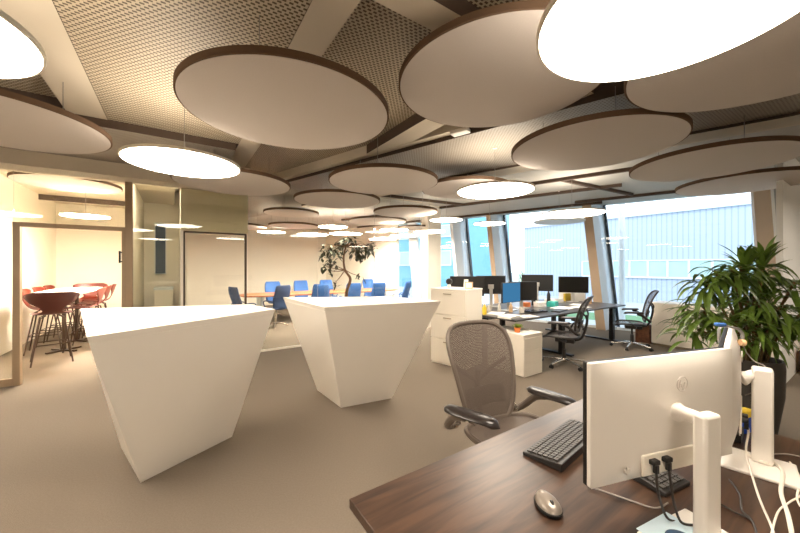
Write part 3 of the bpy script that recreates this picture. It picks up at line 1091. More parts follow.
r = thing('picture_frame', 'small cream picture frame standing on the tall filing cabinet', 'picture frame', ctp(0.235, -0.02), math.atan2(u_.y, u_.x) + R(8))
MB().box((0, 0, 0.052), (0.125, 0.016, 0.104)).build('frame', 'tan', r, bevel=0.003)
MB().box((0, -0.010, 0.052), (0.10, 0.006, 0.078)).build('print', 'paper', r)
r = thing('desk_ornament', 'little black round ornament on a cream foot, on the tall filing cabinet', 'ornament', ctp(-0.17, 0.05), 0)
MB().lathe([(0, 0), (0.035, 0), (0.03, 0.03), (0.022, 0.05), (0, 0.055)], n=20).build('foot', 'ceramic', r)
MB().lathe([(0.0, 0.045), (0.035, 0.055), (0.055, 0.085), (0.05, 0.12), (0.03, 0.14), (0, 0.148)], n=24).build('ball', 'black', r)
r = thing('card_stand', 'tall white card standing beside the picture frame on the filing cabinet', 'card', ctp(0.11, 0.10), math.atan2(u_.y, u_.x))
MB().box((0, 0, 0.07), (0.075, 0.004, 0.13), tilt=Matrix.Rotation(R(-8), 3, 'X')).build('card', 'paper', r)
MB().box((0, 0.012, 0.004), (0.075, 0.05, 0.008)).build('foot', 'paper', r)

BW = ANG
pp = P(4.08, 3.08)
r = thing('pedestal_drawers', 'low white drawer pedestal under the dark desk, beside the mesh desk chair', 'cabinet', (pp.x, pp.y, 0), BW)
MB().box((0, 0, 0.285), (0.42, 0.62, 0.55)).build('body', 'cabinet', r, bevel=0.003)
MB().box((0, 0, 0.567), (0.43, 0.63, 0.014)).build('top_board', 'white', r, bevel=0.003)
for i in range(3):
    MB().box((0, -0.312, 0.09 + 0.175 * i), (0.41, 0.012, 0.168)).build('drawer', 'cabinet', r, bevel=0.003)

# ================================================================== WORK BENCH
r = thing('work_bench', 'long dark double desk with black legs before the windows', 'desk', (*xy(P(5.70, 3.77)), 0), BW)
L2, W2 = 3.46, 1.60
MB().box((0, 0, 0.727), (L2, W2, 0.026)).build('desk_top', 'benchtop', r, bevel=0.003)
for x in (-0.25, 1.56):
    mb = MB()
    for y in (-0.62, 0.62):
        mb.box((x, y, 0.37), (0.10, 0.07, 0.68))
    mb.box((x, 0, 0.69), (0.07, 1.4, 0.045))
    lg = mb.build('leg', 'blackmetal', r, bevel=0.004)
    MB().box((x, -0.45, 0.022), (0.085, 0.72, 0.03)).box((x, 0.45, 0.022), (0.085, 0.72, 0.03)).build('foot', 'blackmetal', lg, bevel=0.005)
MB().box((0, -0.02, 0.66), (L2 - 0.3, 0.30, 0.02)).build('cable_tray', 'blackmetal', r)
tr_ = spline([(1.30, 0.0, 0.66), (1.36, -0.1, 0.5), (1.25, -0.12, 0.38), (1.12, -0.05, 0.28), (1.1, 0, 0.12), (1.0, 0.02, 0.02)], 6)
MB().tube(tr_, 0.022, 8).build('cable_chain', 'black', r)
BT = 0.741


def bp(d, n, z=BT):
    return P(d, n, z)


def flat_monitor(label, p, f, wdt=0.58, hgt=0.345, zb=0.15, screen='screen', back='black', group='dark flat monitors on the long desk'):
    r = thing('monitor', label, 'monitor', p, face(f), group)
    MB().box((0, -0.012, zb + hgt / 2), (wdt, 0.03, hgt)).build('housing', back, r, bevel=0.006)
    MB().box((0, 0.005, zb + hgt / 2), (wdt - 0.018, 0.006, hgt - 0.018)).build('screen', screen, r, smooth=False)
    s = MB()
    s.box((0, -0.06, zb / 2 + 0.09), (0.06, 0.03, zb + 0.16))
    s.box((0, -0.035, zb + 0.14), (0.10, 0.05, 0.08))
    s.build('stand', 'silver', r, bevel=0.004)
    MB().box((0, -0.05, 0.006), (0.24, 0.19, 0.012)).build('base_plate', 'silver', r, bevel=0.004)
    return r


near = -NX
flat_monitor('dark monitor turned toward the empty mesh chair, beside the blue screen', bp(5.22, 3.74), Vector((0.26, -0.97)), zb=0.14)
flat_monitor('monitor showing a plain blue screen at the cabinet end of the desk', bp(4.78, 3.66), Vector((0.59, -0.81)), wdt=0.50, zb=0.14, screen='bluescreen')
flat_monitor('dark monitor standing alone against the brown window column', bp(7.02, 3.80), Vector((-0.30, -0.95)), zb=0.20)
flat_monitor('dark monitor on the window side of the desk behind the filing cabinet', bp(4.32, 4.26), Vector((0.25, 0.97)), wdt=0.60, zb=0.24)
flat_monitor('dark monitor on the window side between blue screen and filing cabinet', bp(4.95, 4.26), Vector((0.15, 0.98)), wdt=0.54, zb=0.24)
flat_monitor('dark monitor on the window side behind the teal box', bp(6.36, 4.22), Vector((0.4, 0.92)), wdt=0.62, zb=0.24)


def slab(name, label, cat, p, size, rz, mat, parts=None, bevel=0.002, group=None):
    r = thing(name, label, cat, p, rz, group)
    MB().box((0, 0, size[2] / 2), size).build(parts or 'body', mat, r, bevel=bevel)
    return r


# papers and small things on the bench
sheets = [(4.10, 3.18, .30, .21, 10, 'white paper stack on the desk corner beside the filing cabinet', .030),
          (4.42, 3.10, .29, .21, -14, 'loose white sheets at the desk edge next to the paper stack', .006),
          (5.86, 3.36, .40, .30, 6, 'white papers spread under the teal box', .008),
          (6.28, 3.26, .30, .21, -20, 'white sheet on the desk behind the empty mesh chair', .004),
          (4.25, 3.55, .30, .22, 25, 'white folder leaning out behind the paper stack', .012),
          (6.60, 3.50, .30, .21, 12, 'white sheet before the monitor at the brown column', .005)]
for (d, n, a, b, rz, lb, th) in sheets:
    o = MB().box((0, 0, th / 2), (a, b, th)).build('paper_stack', 'paper', bevel=0.0)
    o.location = bp(d, n)
    o.rotation_euler = (0, 0, BW + R(rz))
    tag(o, lb, 'paper', 'papers on the long desk')
r = thing('laptop', 'closed dark laptop lying before the blue screen', 'laptop', bp(4.98, 3.36), BW + R(-8))
MB().box((0, 0, 0.008), (0.36, 0.25, 0.016)).build('base', 'black', r, bevel=0.004)
MB().box((0, 0, 0.020), (0.36, 0.25, 0.008)).build('lid', 'screen', r, bevel=0.003)


def mug(label, p, mat, h=0.095, rr=0.04):
    r = thing('mug', label, 'mug', p, 0.6, 'mugs on the long desk')
    MB().lathe([(0, 0), (rr, 0), (rr, h), (rr - 0.004, h), (rr - 0.005, 0.01), (0, 0.01)], n=24).build('cup', mat, r)
    MB().tube(spline([(rr - 0.002, 0, h * 0.8), (rr + 0.028, 0, h * 0.7), (rr + 0.028, 0, h * 0.35), (rr - 0.002, 0, h * 0.25)], 4), 0.005, 6).build('handle', mat, r)
    return r


def bottle(label, p, mat, h=0.22, rr=0.032, cap='paper'):
    r = thing('bottle', label, 'bottle', p, 0, 'bottles on the long desk')
    MB().lathe([(0, 0), (rr, 0), (rr, h * 0.62), (rr * 0.4, h * 0.82), (rr * 0.4, h * 0.92), (0, h * 0.92)], n=20).build('body', mat, r)
    MB().lathe([(0, h * 0.90), (rr * 0.48, h * 0.90), (rr * 0.48, h), (0, h)], n=16).build('cap', cap, r)
    return r


mug('tan mug beside the filing cabinet behind the paper stack', bp(4.20, 3.86), 'tan')
mug('white mug under the window side monitors next to the tan mug', bp(4.42, 3.84), 'ceramic')
mug('orange mug at the column end of the desk', bp(7.26, 3.58), 'orange', 0.11, 0.045)
mug('white mug between the closed laptop and the blue screen', bp(4.70, 3.40), 'ceramic')
mug('cream mug below the monitor at the brown column', bp(7.05, 3.48), 'tan')
bottle('small white bottle beside the white mug under the blue screen', bp(4.56, 3.74), 'ceramic', 0.15, 0.028)
bottle('yellow bottle just beside the tall filing cabinet', bp(4.06, 3.62), 'yellow', 0.17, 0.035)
bottle('cream spray bottle before the blue screen', bp(4.62, 3.55), 'tan', 0.16, 0.03)
bottle('dark slim bottle between teal box and brown column monitor', bp(6.30, 3.92), 'black', 0.30, 0.035, 'black')
bottle('black bottle before the window side monitor behind the tissue box', bp(5.82, 3.94), 'black', 0.26, 0.04, 'black')
slab('storage_box', 'teal storage box in the middle of the long desk', 'box', bp(5.95, 3.62), (0.22, 0.15, 0.09), BW + R(15), 'tealbox', 'tub')
slab('tissue_box', 'white tissue box beside the teal box', 'box', bp(5.72, 3.74), (0.20, 0.11, 0.09), BW - R(10), 'paper', 'carton')
slab('card_box', 'orange cardboard box below the dark monitor beside the tissue box', 'box', bp(5.50, 3.88), (0.14, 0.10, 0.08), BW, 'orange', 'carton')
slab('sticky_notes', 'yellow note block beside the teal box', 'note block', bp(6.16, 3.78), (0.09, 0.09, 0.07), BW + R(20), 'yellow', 'block')
slab('letter_tray', 'white letter tray at the column end of the desk', 'tray', bp(6.66, 4.02), (0.30, 0.25, 0.07), BW, 'paper', 'tray')
slab('yellow_folder', 'yellow folder standing below the monitor at the brown column', 'folder', bp(7.22, 4.05), (0.22, 0.05, 0.16), BW, 'yellow', 'cover')
slab('desk_divider', 'white upright board at the column end of the desk', 'divider', bp(7.36, 4.02), (0.03, 0.6, 0.24), BW, 'paper', 'board')
slab('bench_keyboard', 'dark keyboard before the monitor turned toward the mesh chair', 'keyboard', bp(5.42, 3.17), (0.40, 0.14, 0.02), BW + R(12), 'kbd', 'keys')
r = thing('small_plant', 'small yellow green plant in an orange pot on the white pedestal', 'plant', (*xy(P(3.98, 2.95)), 0.574), 0)
MB().lathe([(0, 0), (0.035, 0), (0.045, 0.07), (0.04, 0.07), (0, 0.06)], n=20).build('pot', 'orange', r)
mb = MB()
rb = random.Random(5)
for q in range(36):
    a = rb.uniform(0, 2 * PI)
    ficus_leaf(mb, Vector((0, 0, 0.06)), Vector((math.cos(a), math.sin(a), rb.uniform(0.4, 1.6))), rb.uniform(.06, .11), .022)
mb.build('foliage', 'green', r)

# ================================================================== MESH TASK CHAIRS
def make_task_chair(label, meshmat, framemat, padmat, lift=0.0):
    r = thing('task_chair', label, 'chair', (0, 0, 0), 0, 'mesh task chairs')

    def backpt(x, v):                             # v from -1 (bottom) to 1 (top)
        t = (v + 1) / 2
        y = -0.19 - 0.19 * t + 0.045 * math.sin(t * PI) * 0.6 + 0.75 * x * x
        return Vector((x, y, 0.53 + 0.60 * t))

    def backout(q, s=1.0):
        cx, sx = sgnpow(math.cos(q), 0.54), sgnpow(math.sin(q), 0.54)
        v = sx * s
        x = cx * (0.222 + 0.050 * sx) * s
        return backpt(x, v)
    N = 48
    mb = MB()
    rings = [backpt(0, 0)]
    vs, fs = [backpt(0, 0)], []
    for k in range(1, 9):
        for j in range(N):
            vs.append(backout(2 * PI * j / N, k / 8))
    for j in range(N):
        fs.append((0, 1 + j, 1 + (j + 1) % N))
    for k in range(7):
        for j in range(N):
            a, b = 1 + k * N + j, 1 + k * N + (j + 1) % N
            fs.append((a, a + N, b + N, b))
    mb.add(vs, fs)
    back = mb.build('backrest', meshmat, r, angle=80)
    MB().tube([backout(2 * PI * j / N) for j in range(N)], 0.0145, 8, closed=True).build('back_frame', framemat, back)
    # lumbar pad and spine behind
    mb = MB()
    mb.grid(lambda u, v: backpt((u * 2 - 1) * 0.15, -0.62 + 0.36 * v) + Vector((0, -0.022, 0)), 10, 5)
    mb.build('lumbar_pad', 'chairdark', back, solid=0.012)
    mb = MB()
    mb.tube(spline([(0, -0.12, 0.42 + lift), (0, -0.22, 0.45 + lift * 0.8), (0, -0.275, 0.56), (0, -0.31, 0.74), (0, -0.30, 0.84)], 5), 0.018, 8)
    for s in (-1, 1):
        mb.tube(spline([(0, -0.31, 0.76), (s * 0.12, -0.305, 0.84), (s * 0.205, -0.272, 0.90)], 5), 0.012, 8)
    mb.build('spine', 'chairdark', r)
    # seat

    def seatpt(q, s):
        x = 0.255 * sgnpow(math.cos(q), 0.6) * s
        y = 0.235 * sgnpow(math.sin(q), 0.6) * s + 0.04
        z = lift + 0.475 - 0.035 * max(0, (y - 0.14) / 0.13) ** 2 + 0.25 * x * x - 0.012 * (1 - s * s)
        return Vector((x, y, z))
    vs, fs = [seatpt(0, 0)], []
    for k in range(1, 6):
        for j in range(N):
            vs.append(seatpt(2 * PI * j / N, k / 5))
    for j in range(N):
        fs.append((0, 1 + j, 1 + (j + 1) % N))
    for k in range(4):
        for j in range(N):
            a, b = 1 + k * N + j, 1 + k * N + (j + 1) % N
            fs.append((a, a + N, b + N, b))
    seat = MB().add(vs, fs).build('seat', meshmat, r, angle=80)
    MB().tube([seatpt(2 * PI * j / N, 1.0) for j in range(N)], 0.016, 8, closed=True).build('seat_frame', framemat, seat)
    mb = MB()
    mb.box((0, -0.02, 0.41 + lift), (0.17, 0.26, 0.06))
    for s in (-1, 1):
        mb.tube(spline([(s * 0.06, -0.05, 0.41 + lift), (s * 0.17, -0.04, 0.42 + lift), (s * 0.245, 0.02, 0.475 + lift)], 4), 0.016, 8)
    mb.build('tilt_mechanism', 'chairdark', r, bevel=0.012)
    MB().cyl((0.07, 0.06, 0.41 + lift), (0.30, 0.08, 0.40 + lift), 0.008).box((0.31, 0.08, 0.40 + lift), (0.05, 0.03, 0.012)).build('tilt_lever', 'alu', r)
    # arms
    for s in (-1, 1):
        arm = MB().tube(spline([(s * 0.20, -0.235, 0.58), (s * 0.265, -0.235, 0.565), (s * 0.305, -0.20, 0.60), (s * 0.315, -0.12, 0.675), (s * 0.315, -0.04, 0.705)], 5),
                        [0.020] * 8 + [0.022] * 8 + [0.024] * 5, 10).build('arm_support', framemat, r)

        def padf(q, rr_, s=s):
            return None
        mb = MB()
        prof = []
        for i in range(13):
            t = i / 12
            yy = -0.16 + 0.32 * t
            wd = 0.052 * (1 - abs(2 * t - 1) ** 3.2) ** 0.5 + 0.002
            zz = 0.695 - 0.02 * max(0, (t - 0.7) / 0.3) ** 2
            ring = []
            for j in range(12):
                q = 2 * PI * j / 12
                ring.append((s * (0.315 - 0.03 * t) + 0.0 + wd * math.cos(q), yy, zz + (0.022 if math.sin(q) > 0 else 0.020) * math.sin(q) * min(1, wd / 0.035)))
            prof += [(s * 0.315 + (v[0] - s * 0.315) * math.cos(R(18)) - v[1] * math.sin(R(18)), v[1] * math.cos(R(18)) + (v[0] - s * 0.315) * math.sin(R(18)), v[2] + 0.03) for v in ring]
        fs = [(i * 12 + j, i * 12 + (j + 1) % 12, (i + 1) * 12 + (j + 1) % 12, (i + 1) * 12 + j) for i in range(12) for j in range(12)]
        fs += [tuple(range(12))[::-1], tuple(range(144, 156))]
        mb.add(prof, fs)
        mb.build('armrest_pad', padmat, arm, angle=60)
        mb = MB().lathe([(0, -0.012), (0.03, -0.012), (0.032, 0), (0.03, 0.012), (0, 0.012)], n=20)
        mb.v = [(v[2] + s * 0.235, v[0] - 0.235, v[1] + 0.575) for v in mb.v]
        mb.build('arm_knob', 'alu', arm)
    MB().cyl((0, 0, 0.09), (0, 0, 0.26), 0.028).cyl((0, 0, 0.25), (0, 0, 0.40 + lift), 0.017).build('gas_lift', 'chairdark', r)
    MB().lathe([(0, 0.06), (0.045, 0.06), (0.05, 0.10), (0.036, 0.12), (0, 0.12)], n=20).build('hub', 'alu', r)
    for kk in range(5):
        q = 2 * PI * kk / 5 + 0.3
        c, s_ = math.cos(q), math.sin(q)
        lg = MB().tube([(0.03 * c, 0.03 * s_, 0.095), (0.17 * c, 0.17 * s_, 0.088), (0.325 * c, 0.325 * s_, 0.066)], [0.026, 0.021, 0.014], 8, flat=0.7).build('base_leg', 'alu', r)
        mb = MB()
        for o_ in (-0.013, 0.013):
            a = Vector((0.325 * c, 0.325 * s_, 0.029)) + Vector((-s_, c, 0)) * (o_ - 0.009)
            b = Vector((0.325 * c, 0.325 * s_, 0.029)) + Vector((-s_, c, 0)) * (o_ + 0.009)
            mb.cyl(a, b, 0.028, n=16)
        mb.cyl((0.325 * c, 0.325 * s_, 0.045), (0.325 * c, 0.325 * s_, 0.07), 0.009)
        mb.build('caster', 'black', lg)
    return r


c1 = make_task_chair('brown grey mesh chair with armrests pulled up to the walnut desk', 'mesh', 'chairframe', 'pad', 0.085)
c1.location = (0.637, 1.86, 0)
c1.rotation_euler = (0, 0, face((0.45, -0.89)))
c2 = make_task_chair('dark mesh task chair on castors tucked at the long desk near the drawer pedestal', 'mesh2', 'chairdark', 'pad')
c2.location = (2.50, 5.06, 0)
c2.rotation_euler = (0, 0, face((-0.78, 0.62)))
c2.scale = (1, 1, 0.94)
dup(c2, (4.29, 6.14, 0), face((-0.87, 0.48)), 'dark mesh task chair between the desk end and the low white sideboard')

# ================================================================== SIDEBOARD, PLANT, OAK BOX
r = thing('sideboard', 'low white sideboard between the dark mesh chair and the leafy plant', 'cabinet', (*xy(P(7.80, 1.74)), 0), ANG)
MB().box((0, 0, 0.42), (0.45, 1.70, 0.76)).build('body', 'cabinet', r, bevel=0.004)
MB().box((0, 0, 0.805), (0.47, 1.72, 0.02)).build('top_board', 'white', r, bevel=0.003)
MB().box((0.01, 0, 0.02), (0.41, 1.66, 0.04)).build('plinth', 'gap', r)
for i in range(2):
    d_ = MB().box((-0.228, -0.425 + 0.85 * i, 0.42), (0.016, 0.84, 0.75)).build('door', 'cabinet', r, bevel=0.002)
    MB().cyl((-0.238, -0.05 + 0.1 * i, 0.62), (-0.25, -0.05 + 0.1 * i, 0.62), 0.012).build('knob', 'cabinet', d_)
r = thing('waste_box', 'narrow brown wooden bin at the end of the low white sideboard', 'bin', (*xy(P(7.68, 2.74)), 0), ANG)
MB().box((0, 0, 0.18), (0.22, 0.24, 0.36)).build('body', 'brownwood', r, bevel=0.004)
MB().box((0, 0, 0.365), (0.235, 0.255, 0.016)).build('rim', 'brownwood', r, bevel=0.003)

pl = Vector((3.21, 3.02, 0))
r = thing('potted_plant', 'large leafy green plant in a tall dark pot beside the white wall', 'plant', pl)
MB().lathe([(0, 0), (0.13, 0), (0.15, 0.02), (0.195, 0.36), (0.20, 0.60), (0.195, 0.67), (0.178, 0.67), (0.178, 0.62), (0, 0.62)], n=48).build('pot', 'pot', r)
MB().lathe([(0, 0.618), (0.177, 0.625)], n=32).build('soil', 'soil', r)
rb = random.Random(11)
sm, lm = MB(), MB()


def lance(mb, c, dirv, L, W, droop):
    d = Vector(dirv).normalized()
    h = Vector((d.x, d.y, 0))
    h = h.normalized() if h.length > 0.05 else Vector((1, 0, 0))
    s = Vector((-h.y, h.x, 0))
    pts = []
    pos = Vector(c)
    k = 7
    for i in range(k + 1):
        t = i / k
        wd = W * (0.35 + 1.3 * t if t < 0.5 else 1.0 * (1 - ((t - 0.5) / 0.5) ** 1.6)) * (1 if t < 0.5 else 1)
        wd = max(0.002, wd)
        pts += [pos - s * wd / 2 + Vector((0, 0, wd * 0.22)), pos.copy(), pos + s * wd / 2 + Vector((0, 0, wd * 0.22))]
        d = (d + Vector((0, 0, -droop / k))).normalized()
        pos = pos + d * (L / k)
    fs = []
    for i in range(k):
        for j in range(2):
            fs.append((i * 3 + j, i * 3 + j + 1, i * 3 + j + 4, i * 3 + j + 3))
    mb.add(pts, fs)


heads = [(-0.06, 0.05, 1.50), (-0.24, -0.05, 1.48), (0.12, 0.05, 1.48), (-0.42, 0.02, 1.38), (0.28, -0.08, 1.36), (-0.34, 0.0, 1.46), (0.02, 0.1, 1.54), (0.24, 0.1, 1.44), (-0.16, -0.16, 1.24), (0.08, 0.2, 1.24),
         (-0.02, -0.22, 1.16), (0.14, 0.04, 1.58), (-0.34, 0.18, 1.16), (-0.54, -0.1, 1.10), (0.36, 0.06, 1.12), (0.20, -0.20, 1.10), (-0.38, -0.18, 1.06), (-0.18, -0.2, 1.00), (-0.05, 0.1, 1.04), (-0.48, 0.1, 0.96), (0.30, 0.1, 0.96)]
for (x, y, z) in heads:
    sm.tube(spline([(x * 0.25, y * 0.25, 0.60), (x * 0.5, y * 0.5, 0.62 + (z - 0.62) * 0.5), (x, y, z)], 5), 0.011, 6)
    up = z > 1.5
    for q in range(26):
        a = q * 2.4 + rb.uniform(-.3, .3)
        el = rb.uniform(1.2, 3.0) if up else rb.uniform(-0.1, 1.3)
        L = rb.uniform(.18, .28) if up else rb.uniform(.22, .36)
        zz = z - 0.16 * (q / 26) + rb.uniform(-.02, .02)
        lance(lm, (x, y, zz), (math.cos(a), math.sin(a), el), L, rb.uniform(.034, .052), 0.7 if up else rb.uniform(1.2, 2.8))
sm.build('stems', 'stem', r)
lm.build('foliage', 'leaf', r, angle=60)

r = thing('oak_box', 'oak box on the floor at the white wall, cut by the picture edge', 'box', (*xy(P(7.42, 0.56)), 0), ANG)
MB().box((0, 0, 0.165), (0.46, 0.30, 0.33)).build('body', 'oak', r, bevel=0.004)
MB().box((0, 0, 0.34), (0.48, 0.32, 0.02)).build('lid', 'oak', r, bevel=0.003)

# ================================================================== WALNUT DESK
DH = 0.74
dk = P((0.470 + 2.25) / 2, 0.565)
DL, DWD = 1.78, 0.86
r = thing('walnut_desk', 'dark walnut desk with two white monitors on it', 'desk', (dk.x, dk.y, 0), ANG)
MB().box((0, 0, DH - 0.016), (DL, DWD, 0.032)).build('desk_top', 'walnut', r, bevel=0.002)
for x in (-0.72, 0.72):
    mb = MB()
    mb.box((x, 0, 0.37), (0.09, 0.06, 0.66))
    mb.box((x, 0, 0.69), (0.06, 0.66, 0.03))
    mb.box((x, 0, 0.02), (0.09, 0.70, 0.04))
    mb.build('leg', 'blackmetal', r, bevel=0.004)
MB().box((0, 0, 0.64), (1.40, 0.05, 0.06)).build('cross_beam', 'blackmetal', r)


def white_monitor(label, p, rz, colx, coly, plate, cdep=0.034):
    r = thing('desk_monitor', label, 'monitor', (p[0], p[1], DH), rz, 'white monitors on the walnut desk')
    wd, hg, zb = 0.60, 0.352, 0.134
    # housing: flat rim with a softly domed back
    def dome(u, v):
        x, z = (u * 2 - 1), (v * 2 - 1)
        b = (1 - x ** 4) ** 0.8 * (1 - z ** 4) ** 0.8 if abs(x) < 1 and abs(z) < 1 else 0
        return (x * wd / 2, -0.014 - 0.026 * b, zb + hg / 2 + z * hg / 2)
    mb = MB().grid(dome, 24, 16)
    o_ = mb.build('back_cover', 'monwhite', r, angle=50)
    mb = MB()
    mb.box((0, -0.006, zb + hg / 2), (wd + 0.001, 0.017, hg + 0.001))
    mb.build('rim', 'monwhite', r, bevel=0.004)
    MB().box((0, 0.008, zb + hg / 2), (wd + 0.002, 0.014, hg + 0.002)).build('bezel', 'black', r, bevel=0.003)
    MB().box((0, 0.0155, zb + hg / 2 + 0.004), (wd - 0.02, 0.003, hg - 0.03)).build('screen', 'screen', r, smooth=False)
    # port recess with two plugs
    pr = MB()
    pr.box((0.01, -0.038, zb + 0.050), (0.30, 0.008, 0.062))
    pr = pr.build('port_strip', 'cabinet', r, bevel=0.004)
    for x in (-0.105, -0.055):
        q = MB()
        q.box((x, -0.049, zb + 0.062), (0.026, 0.018, 0.014))
        q.box((x, -0.053, zb + 0.044), (0.013, 0.013, 0.026))
        q.build('plug', 'black', pr, bevel=0.003)
    # round emblem and small mark
    e = MB()
    e.tube([(0.02 + 0.022 * math.cos(2 * PI * i / 24), -0.0415, zb + 0.272 + 0.022 * math.sin(2 * PI * i / 24)) for i in range(24)], 0.0012, 6, closed=True)
    e.tube([(0.012, -0.0415, zb + 0.284), (0.006, -0.0415, zb + 0.262)], 0.0016, 6)
    e.tube([(0.010, -0.0415, zb + 0.272), (0.018, -0.0415, zb + 0.274), (0.016, -0.0415, zb + 0.262)], 0.0014, 6)
    e.tube([(0.030, -0.0415, zb + 0.276), (0.023, -0.0415, zb + 0.254)], 0.0016, 6)
    e.build('emblem', 'mark', r)
    MB().box((-0.195, -0.037, zb + 0.045), (0.022, 0.002, 0.010)).box((-0.195, -0.037, zb + 0.045), (0.004, 0.0025, 0.022)).build('small_mark', 'mark', r)
    # arm, column and base plate
    m = MB()
    m.tube([(0.0, -0.038, zb + 0.19), (colx * 0.3, -0.06, zb + 0.20), (colx, coly + 0.012, zb + 0.215)], [0.030, 0.019, 0.017], 12)
    m.build('arm', 'monwhite', r, bevel=0.004)
    cl = MB()
    cl.box((colx, coly, 0.19), (0.062, cdep, 0.36))
    cl.build('stand_column', 'monwhite', r, bevel=0.008)
    MB().box((plate[0], plate[1], 0.006), (plate[2], plate[3], 0.012), plate[4]).build('base_plate', 'monwhite', r, bevel=0.004)
    return r


white_monitor('white monitor seen from behind, closest on the walnut desk', (0.82, 1.035), R(17.1), -0.050, -0.145, (-0.045, -0.15, 0.235, 0.23, R(6)))
white_monitor('white monitor seen edge on, next to the leafy plant', (1.305, 1.325), R(44), 0.030, -0.096, (-0.01, -0.085, 0.20, 0.20, 0), 0.058)

# keyboard
kx, ky = Vector((0.76, 0.65, 0)), Vector((-0.65, 0.76, 0))
kc = Vector((0.496, 1.338, 0)) + kx * 0.22 - ky * 0.075


def keyboard(name, label, p, rz, L, W, cols, rows):
    r = thing(name, label, 'keyboard', p, rz)
    mb = MB()
    mb.add([(-L / 2, -W / 2, 0), (L / 2, -W / 2, 0), (L / 2, W / 2, 0), (-L / 2, W / 2, 0),
            (-L / 2, -W / 2, 0.030), (L / 2, -W / 2, 0.030), (L / 2, W / 2, 0.014), (-L / 2, W / 2, 0.014)],
           [(3, 2, 1, 0), (4, 5, 6, 7), (0, 1, 5, 4), (1, 2, 6, 5), (2, 3, 7, 6), (3, 0, 4, 7)])
    mb.build('case', 'kbd', r, bevel=0.003)
    ks = MB()
    pu, pv = (L - 0.02) / cols, (W - 0.03) / rows
    tl = Matrix.Rotation(-math.atan2(0.016, W), 3, 'X')
    for j in range(rows):
        for i in range(cols):
            x = -L / 2 + 0.01 + pu * (i + 0.5)
            y = -W / 2 + 0.018 + pv * (j + 0.5)
            z = 0.030 - 0.016 * (y + W / 2) / W + 0.003
            ks.box((x, y, z), (pu * 0.82, pv * 0.80, 0.006), tilt=tl)
    ks.build('keys', 'key', r, smooth=False)
    return r


keyboard('keyboard', 'black keyboard with grey keys between the mesh chair and the white monitor', (kc.x, kc.y, DH), math.atan2(kx.y, kx.x) , 0.44, 0.155, 21, 6)
keyboard('numeric_keypad', 'small dark keypad lying under the closest white monitor', (0.915, 1.175, DH), R(205), 0.15, 0.12, 6, 5)

# mouse
r = thing('computer_mouse', 'silver grey computer mouse alone on the walnut desk', 'mouse', (0.465, 1.045, DH), R(279))
vs, fs = [], []
for i in range(9):
    ph = (i / 8) * PI / 2
    for j in range(24):
        q = 2 * PI * j / 24
        x = 0.052 * math.cos(q) * math.cos(ph) ** 0.7
        y = (0.035 + 0.003 * math.cos(q)) * math.sin(q) * math.cos(ph) ** 0.7
        vs.append((x, y, 0.006 + 0.030 * math.sin(ph) * (1 - 0.22 * (x / 0.052))))
for i in range(8):
    for j in range(24):
        fs.append((i * 24 + j, i * 24 + (j + 1) % 24, (i + 1) * 24 + (j + 1) % 24, (i + 1) * 24 + j))
MB().add(vs, fs).build('top_shell', 'mousegrey', r, angle=80)
vs = []
for z, s in ((0, 0.94), (0.004, 1.02), (0.012, 1.03), (0.014, 0.98)):
    for j in range(24):
        q = 2 * PI * j / 24
        vs.append((0.052 * math.cos(q) * s, (0.035 + 0.003 * math.cos(q)) * math.sin(q) * s, z))
fs = [(i * 24 + j, i * 24 + (j + 1) % 24, (i + 1) * 24 + (j + 1) % 24, (i + 1) * 24 + j) for i in range(3) for j in range(24)] + [tuple(range(24))[::-1]]
MB().add(vs, fs).build('base', 'black', r, angle=50)
wl = MB().lathe([(0, -0.003), (0.008, -0.003), (0.008, 0.003), (0, 0.003)], n=16)
wl.v = [(v[0] + 0.021, v[2], v[1] + 0.030) for v in wl.v]
wl.build('scroll_wheel', 'black', r)

# things around the stands
def at(px, py, z):
    Y = FPX * (1.5 - z) / (py - 266.5)
    return Vector(((px - 400) / FPX * Y, Y, z))


o = MB().box((0, 0, 0.001), (0.15, 0.16, 0.002)).build('notepad', 'paleblue')
o.location = (0.775, 0.905, DH + 0.0125)
o.rotation_euler = (0, 0, R(25))
tag(o, 'pale blue sheet lying on the foot of the closest white monitor', 'sheet')
r = thing('tin', 'dark blue round tin at the lower picture edge beside the monitor foot', 'tin', (0.745, 0.875, DH + 0.0145))
MB().lathe([(0, 0), (0.036, 0), (0.036, 0.018), (0, 0.018)], n=32).build('body', 'darkblue', r)
MB().lathe([(0, 0.016), (0.038, 0.016), (0.037, 0.024), (0, 0.025)], n=32).build('lid', 'darkblue', r)
pk = Vector((1.585, 1.53, DH))
r = thing('snack_pack', 'small blue and yellow pack on the desk corner behind the far stand', 'pack', pk, R(20))
MB().box((0, 0, 0.035), (0.075, 0.04, 0.07)).build('body', 'blue', r, bevel=0.006)
MB().box((0.004, 0, 0.085), (0.065, 0.036, 0.035)).build('flap', 'yellow', r, bevel=0.006)
slab('cable_box', 'dark adapter box beside the blue and yellow pack', 'adapter', Vector((1.49, 1.485, DH)), (0.13, 0.06, 0.035), R(40), 'black', 'case', 0.005)


def cable(label, pts, rad, mat, n=8):
    o = MB().tube(spline(pts, 7), rad, n).build('cable', mat)
    tag(o, label, 'cable', 'cables on the walnut desk')
    return o


